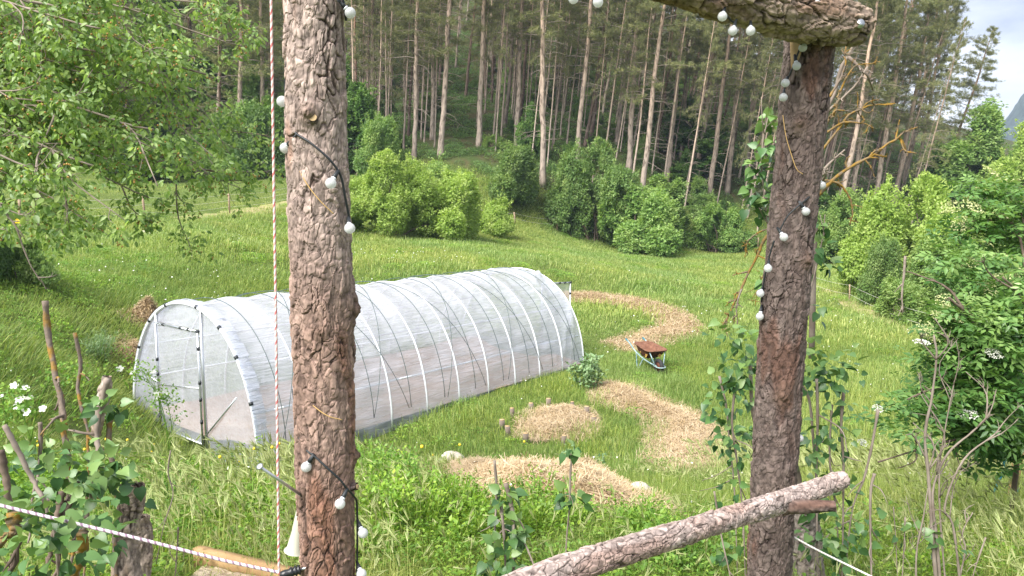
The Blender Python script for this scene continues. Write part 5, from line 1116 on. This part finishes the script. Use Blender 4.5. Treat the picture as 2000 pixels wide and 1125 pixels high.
for px, py, d, r in [(1942,688,4.5,.055),(1890,806,4.4,.06),(1685,864,3.5,.026),(1800,666,4.4,.05),(1715,797,3.9,.03)]: umbel(t, pt(px, py, d), r, 'white_petal', n=220)
for px, py, d, r in [(1965,352,5.9,.1),(1930,372,5.9,.09),(1905,400,5.7,.09),(1992,378,5.9,.09),(1880,435,5.7,.08),(1960,420,5.7,.1),(1850,412,5.8,.07),(1985,535,5.1,.09),(1950,545,5.0,.09),(1930,560,4.9,.07),(1835,615,4.6,.06),(1810,640,4.5,.06),(1990,640,4.8,.06),(1860,600,4.7,.05),(1895,385,5.9,.07),(1940,335,6,.09),(1985,440,5.8,.09),(1920,470,5.6,.08),(1955,500,5.4,.09),(1860,400,5.9,.08),(1890,510,5.2,.07),(1975,590,4.9,.07),(1845,585,4.7,.06),(1975,560,5,.06),(1870,620,4.6,.05),(1820,660,4.5,.05)]: umbel(t, pt(px, py, d), r, 'cream', .5)
t = thing('wooden_stake', 'brown wooden stake in the grass under the elder at the right margin', 'stake', gd(1972, 992)); b = MB(); p = gd(1972, 992); addtube(b, spline([p - A(0,0,.1), p + A(.02,0,.22), p + A(.05,0,.62)], 8), .042, 10); b.build('stem', M['plank'], t)
b = MB(); p0 = p; dd = p[1] - .09; addtube(b, spline([pt(1962,880,dd), pt(1966,905,dd), pt(1948,945,dd), pt(1941,962,dd)], 16), .011, 8); addtube(b, spline([pt(1958,895,dd), pt(1968,920,dd), pt(1985,945,dd), pt(1984,972,dd), pt(1970,988,dd), pt(1955,990,dd)], 20), .011, 8); tag(b.build('garden_hose', M['hose']), 'teal garden hose looped over the wooden stake under the elder', 'hose')

# cherry tree reaching in from the left
c = gp(-420, 6.3); t = thing('cherry_tree', 'cherry tree with hanging leafy twigs and green cherries filling the upper left', 'cherry tree', c)
b = MB(); top = c + A(-.1, .1, 5.6); addtube(b, spline([c - A(0, 0, .3), c + A(.05, 0, 1.5), c + A(-.05, .1, 3.4), top], 20), np.linspace(.15, .07, 20), 14); b.build('trunk', M['twig_dark'], t)
tg = [(440,60,6.4,0),(390,15,5.6,0),(485,85,6.0,0),(330,180,6.0,0),(405,265,7.0,0),(310,250,5.5,0),(430,345,6.8,0),(260,335,6.0,0),(130,395,5.6,0),(210,60,5.2,0),(70,210,5.2,0),(170,150,6.4,0),(370,120,7.1,0),(40,330,5.1,0),(110,10,5.3,0),(250,120,5.6,0),(180,250,5.8,0),(110,300,6.2,0),(350,330,6.2,0),(420,200,6.6,0),(300,60,6.0,0),(20,120,5.8,0),(60,60,6.4,0),(30,400,5.4,0),(230,200,6.6,0),(290,380,6.3,0),(180,330,5.3,0),(400,150,5.9,0)]
br, lf, ch, lp_, ly_ = MB(), MB(), MB(), [], []
for (px, py, d, _) in tg:
    e = pt(px, py, d); zt = c[2] + min(5.2, max(1.7, (e[2] - c[2]) * .75 + U(.3, .9))); s = c + A(0, .05, zt - c[2]); m = s * .45 + e * .55 + A(0, 0, .35 + U(0, .25)); Q = spline([s, m, e], 26)
    ends = twigs(br, Q, U(.010, .018), 2, 8, .24, .95, gnarl=.3, up=-.15)
    for q in ends:
        for k in range(int(U(2, 6))):
            p = q + rng.normal(0, .055, 3); n = int(U(5, 9)); o = rdir(n)
            lp_.append(p + o * .035); ly_.append(nrm(o * A(1, 1, .5) + A(.15, -.05, -.65)))
            if rng.random() < .25:
                for w in range(int(U(2, 4))): sphere(ch, p + rdir(1)[0] * .03 - A(0, 0, .03), .0075, 6, 5)
lp_ = np.concatenate(lp_); ly_ = np.concatenate(ly_); n = len(lp_)
addinst(lf, OVAL * A(.95, 1, 1.2), OVALF, lp_, ly_, rdir(n) * .7 + A(.1, -.5, .55), U(.65, 1.1, n) * .052, 0, np.clip(rng.normal(.45, .25, n), 0, 1))
br.build('branches', M['twig'], t); lf.build('foliage', M['cherry'], t); tag(ch.build('cherries', simple('unripe_cherry', (.34,.20,.05), .35), t), kind='stuff')
t = shoots('cherry_twig', 'low drooping twig with few leaves at the left margin over the meadow', 'twig', [([(-40,350,5),(5,408,5),(30,440,5),(45,480,5),(62,520,5),(78,548,5)], .009), ([(-20,395,5),(20,412,5),(60,425,5)], .007)], None, sub=(2, 4, .25))
b = MB(); P = np.array([pt(U(-10, 110), U(385, 425), U(4.8, 5.2)) for k in range(60)]); addinst(b, OVAL, OVALF, P, nrm(rdir(60) + A(0, 0, -.7)), rdir(60) * .6 + A(0, -.5, .5), U(.7, 1.1, 60) * .075); b.build('foliage', M['cherry'], t)

# wild roses with white flowers by the near end of the greenhouse
def rose(lb, st, nf, size, d0):
    t = thing('wild_rose', lb, 'wild rose', gp(st[0][-1][0], st[0][-1][2])); ends = []
    b = MB()
    for P in st: ends += twigs(b, px3(*P, n=20), .006, 2, 4, .3, .8, up=.1)
    b.build('stem', M['herb'], t); b = MB(); E = np.array(ends); P = np.repeat(E, 9, 0) + rng.normal(0, .055, (len(E) * 9, 3)); n = len(P)
    addinst(b, LEAF * A(1.1, 1, 1), LEAFF, P, nrm(rdir(n) + A(0, 0, .1)), rdir(n) * .6 + A(0, -.2, .8), U(.6, 1.1, n) * .045); b.build('foliage', M['herb'], t)
    for k in range(nf):
        p = E[int(U(0, len(E) - 1))] + rng.normal(0, .03, 3) + A(0, 0, .03); b = MB(); Zn = nrm(A(0, -.6, .7) + rdir(1)[0] * .4); X = nrm(np.cross(Zn, A(.3, .2, .9))); Y = np.cross(Zn, X)
        a = np.arange(5) * 1.2566; addinst(b, np.array([[0,0,0],[.42,.55,.12],[.22,1,.2],[-.22,1,.2],[-.42,.55,.12]]), [[0,1,2,3,4]], np.repeat(p[None], 5, 0), np.cos(a)[:, None] * X + np.sin(a)[:, None] * Y, np.repeat(Zn[None], 5, 0), np.full(5, size))
        b.build('flower', M['white_petal'], t)
rose('wild rose with white flowers arching before the near end of the greenhouse', [[(330,880,8),(318,800,8),(290,745,8),(262,730,8)],[(335,870,8),(312,790,8),(300,740,8)],[(300,880,8),(280,830,8),(240,810,8),(215,815,8)],[(330,880,8),(335,830,8),(322,770,8)]], 9, .036, 8)
rose('wild rose with white flowers on the left bank above the lilac', [[(60,860,6),(75,790,6),(95,745,6),(120,730,6)],[(60,860,6),(40,800,6),(20,760,6)],[(70,870,6),(150,800,6.4),(180,740,6.6),(175,700,6.8)],[(20,860,6),(5,780,6)]], 12, .034, 6)
# leafy clumps
def clump(lb, px, d, w, h, n, sc, mat='herb', leaf=LF, cat='weed', name='weed_clump'):
    c = gp(px, d); t = thing(name, lb, cat, c); b, s = MB(), MB()
    for k in range(max(5, n // 60)):
        a = U(0, 6.28); e = c + A(math.cos(a) * w * U(.1, 1), math.sin(a) * w * U(.1, 1), h * U(.6, 1.05)); f = c + (e - c) * A(.35, .35, 0); Q = spline([f - A(0, 0, .05), (f + e) / 2 + rng.normal(0, .02, 3), e], 10); addtube(s, Q, np.linspace(.006, .002, 10) * (1 + sc * 3), 5)
        m = n // max(5, n // 60); i = rng.random(m) ** .7 * 9; P = np.array([Q[int(v)] for v in i]) + rng.normal(0, .02 + sc * .25, (m, 3)); addinst(b, leaf[0], leaf[1], P, nrm(rdir(m) + A(0, 0, .45)), rdir(m) * .5 + A(0, 0, .8), U(.6, 1.1, m) * sc)
    s.build('stem', M['herb'], t); b.build('foliage', M[mat], t); return t
M['silver'] = leafmat('silver_leaf', [(.07,.125,.05),(.105,.165,.075),(.15,.205,.11)], .2, .6)
clump('bushy young shoots at the front right corner of the greenhouse', 480, 9.6, .55, .75, 1500, .06); clump('second clump of leafy shoots just behind the hanging rope by the tunnel', 560, 9.2, .5, .65, 1100, .055)
clump('silvery green thistle clump off the far corner of the greenhouse', 1148, 15.6, .4, .75, 700, .12, 'silver'); clump('low grey green thistle growing between stakes and straw mound', 1130, 9.3, .4, .3, 600, .07, 'silver')
clump('leafy green weed at the front left foot of the greenhouse', 360, 10.9, .5, .3, 700, .06); clump('pale feathery grass clump on the bank left of the straw heap', 190, 14.5, .55, .6, 1200, .12, 'silver', (np.array([[-.05,0,0],[.05,0,0],[0,1,.05]]), np.array([[0,1,2]])))
clump('single rhubarb like leaf sprouting from the straw mound', 1206, 7.2, .05, .1, 12, .1, 'lilac', HT); clump('dark dock plant before the inner straw path', 1480, 11.5, .3, .4, 300, .1, 'lilac', OV)
for k, (px, d, h) in enumerate([(760,4.7,.6),(800,5.0,.45),(720,5.3,.6),(890,4.4,.4),(770,6.0,.5),(700,6.4,.55),(730,6.8,.5),(690,4.4,.5),(1040,4.9,.4),(720,3.7,.45),(790,3.9,.5),(850,4.2,.45),(740,4.2,.5),(900,3.8,.4),(1020,4.0,.4),(1100,4.3,.35),(1350,3.6,.35),(1250,4.0,.35),(480,4.0,.3),(330,4.6,.35)]):
    clump('fine leaved vetch growing up through the tall grass near the log posts', px, d, .34, h * .75, 800, .036).__setitem__('group', 'vetch before the straw mound')
b = MB(); n = 1500; x, y = U(-14, 16, n), U(4, 32, n); k = ~inpoly(x, y, GHP) & (fbm(np.c_[x * .4, y * .4, x * 0], 2, 4) > .5); x, y = x[k], y[k]; n = len(x)
addinst(b, np.array([[-.5,0,0],[0,-.5,0],[.5,0,0],[0,.5,0]]), [[0,1,2,3]], np.c_[x, y, G(x, y) + U(.2, .36, n)], rdir(n), A(0, -.4, .9) + rdir(n) * .3, U(.012, .028, n) * np.where(y > 15, 1.8, 1)); tag(b.build('meadow_flowers', M['white_petal']), kind='stuff')
b = MB(); 
for k in range(26):
    p = gp(U(300, 1050) if k % 2 else U(-20, 320), U(4, 8), U(.3, .5)); sphere(b, p, .011, 6, 5)
tag(b.build('meadow_flowers', simple('yellow_flower', (.75,.55,.03), .6)), kind='stuff')

# ------------------------------------------------------------------ fences
def fence(lb, posts, hgt, strands, r=.045, wr=.0045, extra=()):
    t = thing('wire_fence', lb, 'fence', posts[0])
    for c in posts:
        b = MB(); addtube(b, [c - A(0, 0, .2), c + A(.01, 0, hgt * .5), c + A(U(-.03, .03), 0, hgt)], r, 8); b.build('post', M['wood_post'], t)
    for z in strands:
        b = MB(); Q = []
        for p, q in zip(posts[:-1], posts[1:]):
            for s in np.linspace(0, 1, 8)[:-1]: m = p + (q - p) * s; Q.append(m + A(0, -.05, hgt * z - .12 * math.sin(math.pi * s)))
        Q.append(posts[-1] + A(0, -.05, hgt * z)); addtube(b, Q, wr, 4); b.build('wire', M['wirefence'], t)
fence('wire fence along the upper left meadow seen beneath the cherry leaves', [gp(-120, 27), gp(40, 28.5), gp(282, 32), gp(448, 39), gp(575, 45), gp(660, 50)], 1.05, (.35, .65, .95), .05)
fence('low electric fence along the far edge of the meadow under the forest', [gp(930, 49), gp(1005, 51), gp(1088, 55), gp(1200, 57), gp(1300, 58), gp(1367, 58.5), gp(1480, 58)], .85, (.5, .92), .05)
fence('low electric fence beside the dirt track on the right', [gd(1560, 556), gd(1658, 592), gd(1838, 668), gd(2050, 760)], .75, (.45, .95), .03, .004)
shoots('bare_sapling', 'bare pale sapling by the fence in front of the bushes on the right', 'sapling', [([(1768,500,24),(1765,545,24),(1762,575,24),(1763,610,24)], .045)], None, sub=(2, 4, .35))
t = thing('marker_flag', 'small yellow flag on a thin stake at the left meadow edge', 'flag', gd(42, 470)); p = gd(42, 470); b = MB(); addtube(b, [p, p + A(0, 0, .75)], .016, 6); b.build('stake', M['wood_post'], t); b = MB(); q = p + A(-.02, 0, .72); V = [q + A(-.2 * i / 5, .03 * math.sin(i * 1.4), -z * .17) for i in range(6) for z in (0, 1)]; b.add(V, [[2 * i, 2 * i + 1, 2 * i + 3, 2 * i + 2] for i in range(5)]); b.build('flag', M['yellow'], t)
# ------------------------------------------------------------------ distant hill and air
b = MB(); nu, nv = 160, 60; V = []
for i in range(nu):
    px = 1500 + 1500 * i / (nu - 1); topy = np.interp(px, [1500,1700,1850,1920,1960,2000,2060,2200,2500,3000], [395,385,350,285,225,160,120,70,40,120])
    for j in range(nv):
        v = j / (nv - 1); d = 430 + 420 * v; zt = CZ + (HY - topy) / F * 850; V.append([(px - 1000) / F * d, d, (1 - v) * 2 + zt * sst(0, 1, v ** 1.2)])
V = np.array(V); V[:, 2] += (1 - np.minimum(worley(V / A(9, 14, 9), 4)[0], 1)) * 9 * sst(440, 480, V[:, 1]) - 2; i = (np.arange(nu - 1)[:, None] * nv + np.arange(nv - 1)[None]).ravel(); b.add(V, np.stack([i, i + nv, i + nv + 1, i + 1], 1))
tag(b.build('hill', simple('far_forest', (.022,.036,.034), .95, 0, (.09, (.05,.075,.065)), .1)), kind='structure')
if HAZE:
    hm, ht, ho = newmat('haze'); pv = N(ht, "ShaderNodeVolumePrincipled"); pv.inputs['Color'].default_value = (.66,.80,1,1); pv.inputs['Density'].default_value = HAZE; ht.links.new(pv.outputs[0], ho.inputs['Volume'])
    b = MB(); addbox(b, (0, 420, 68), 1900, 1060, 220); tag(b.build('haze', hm), kind='stuff')
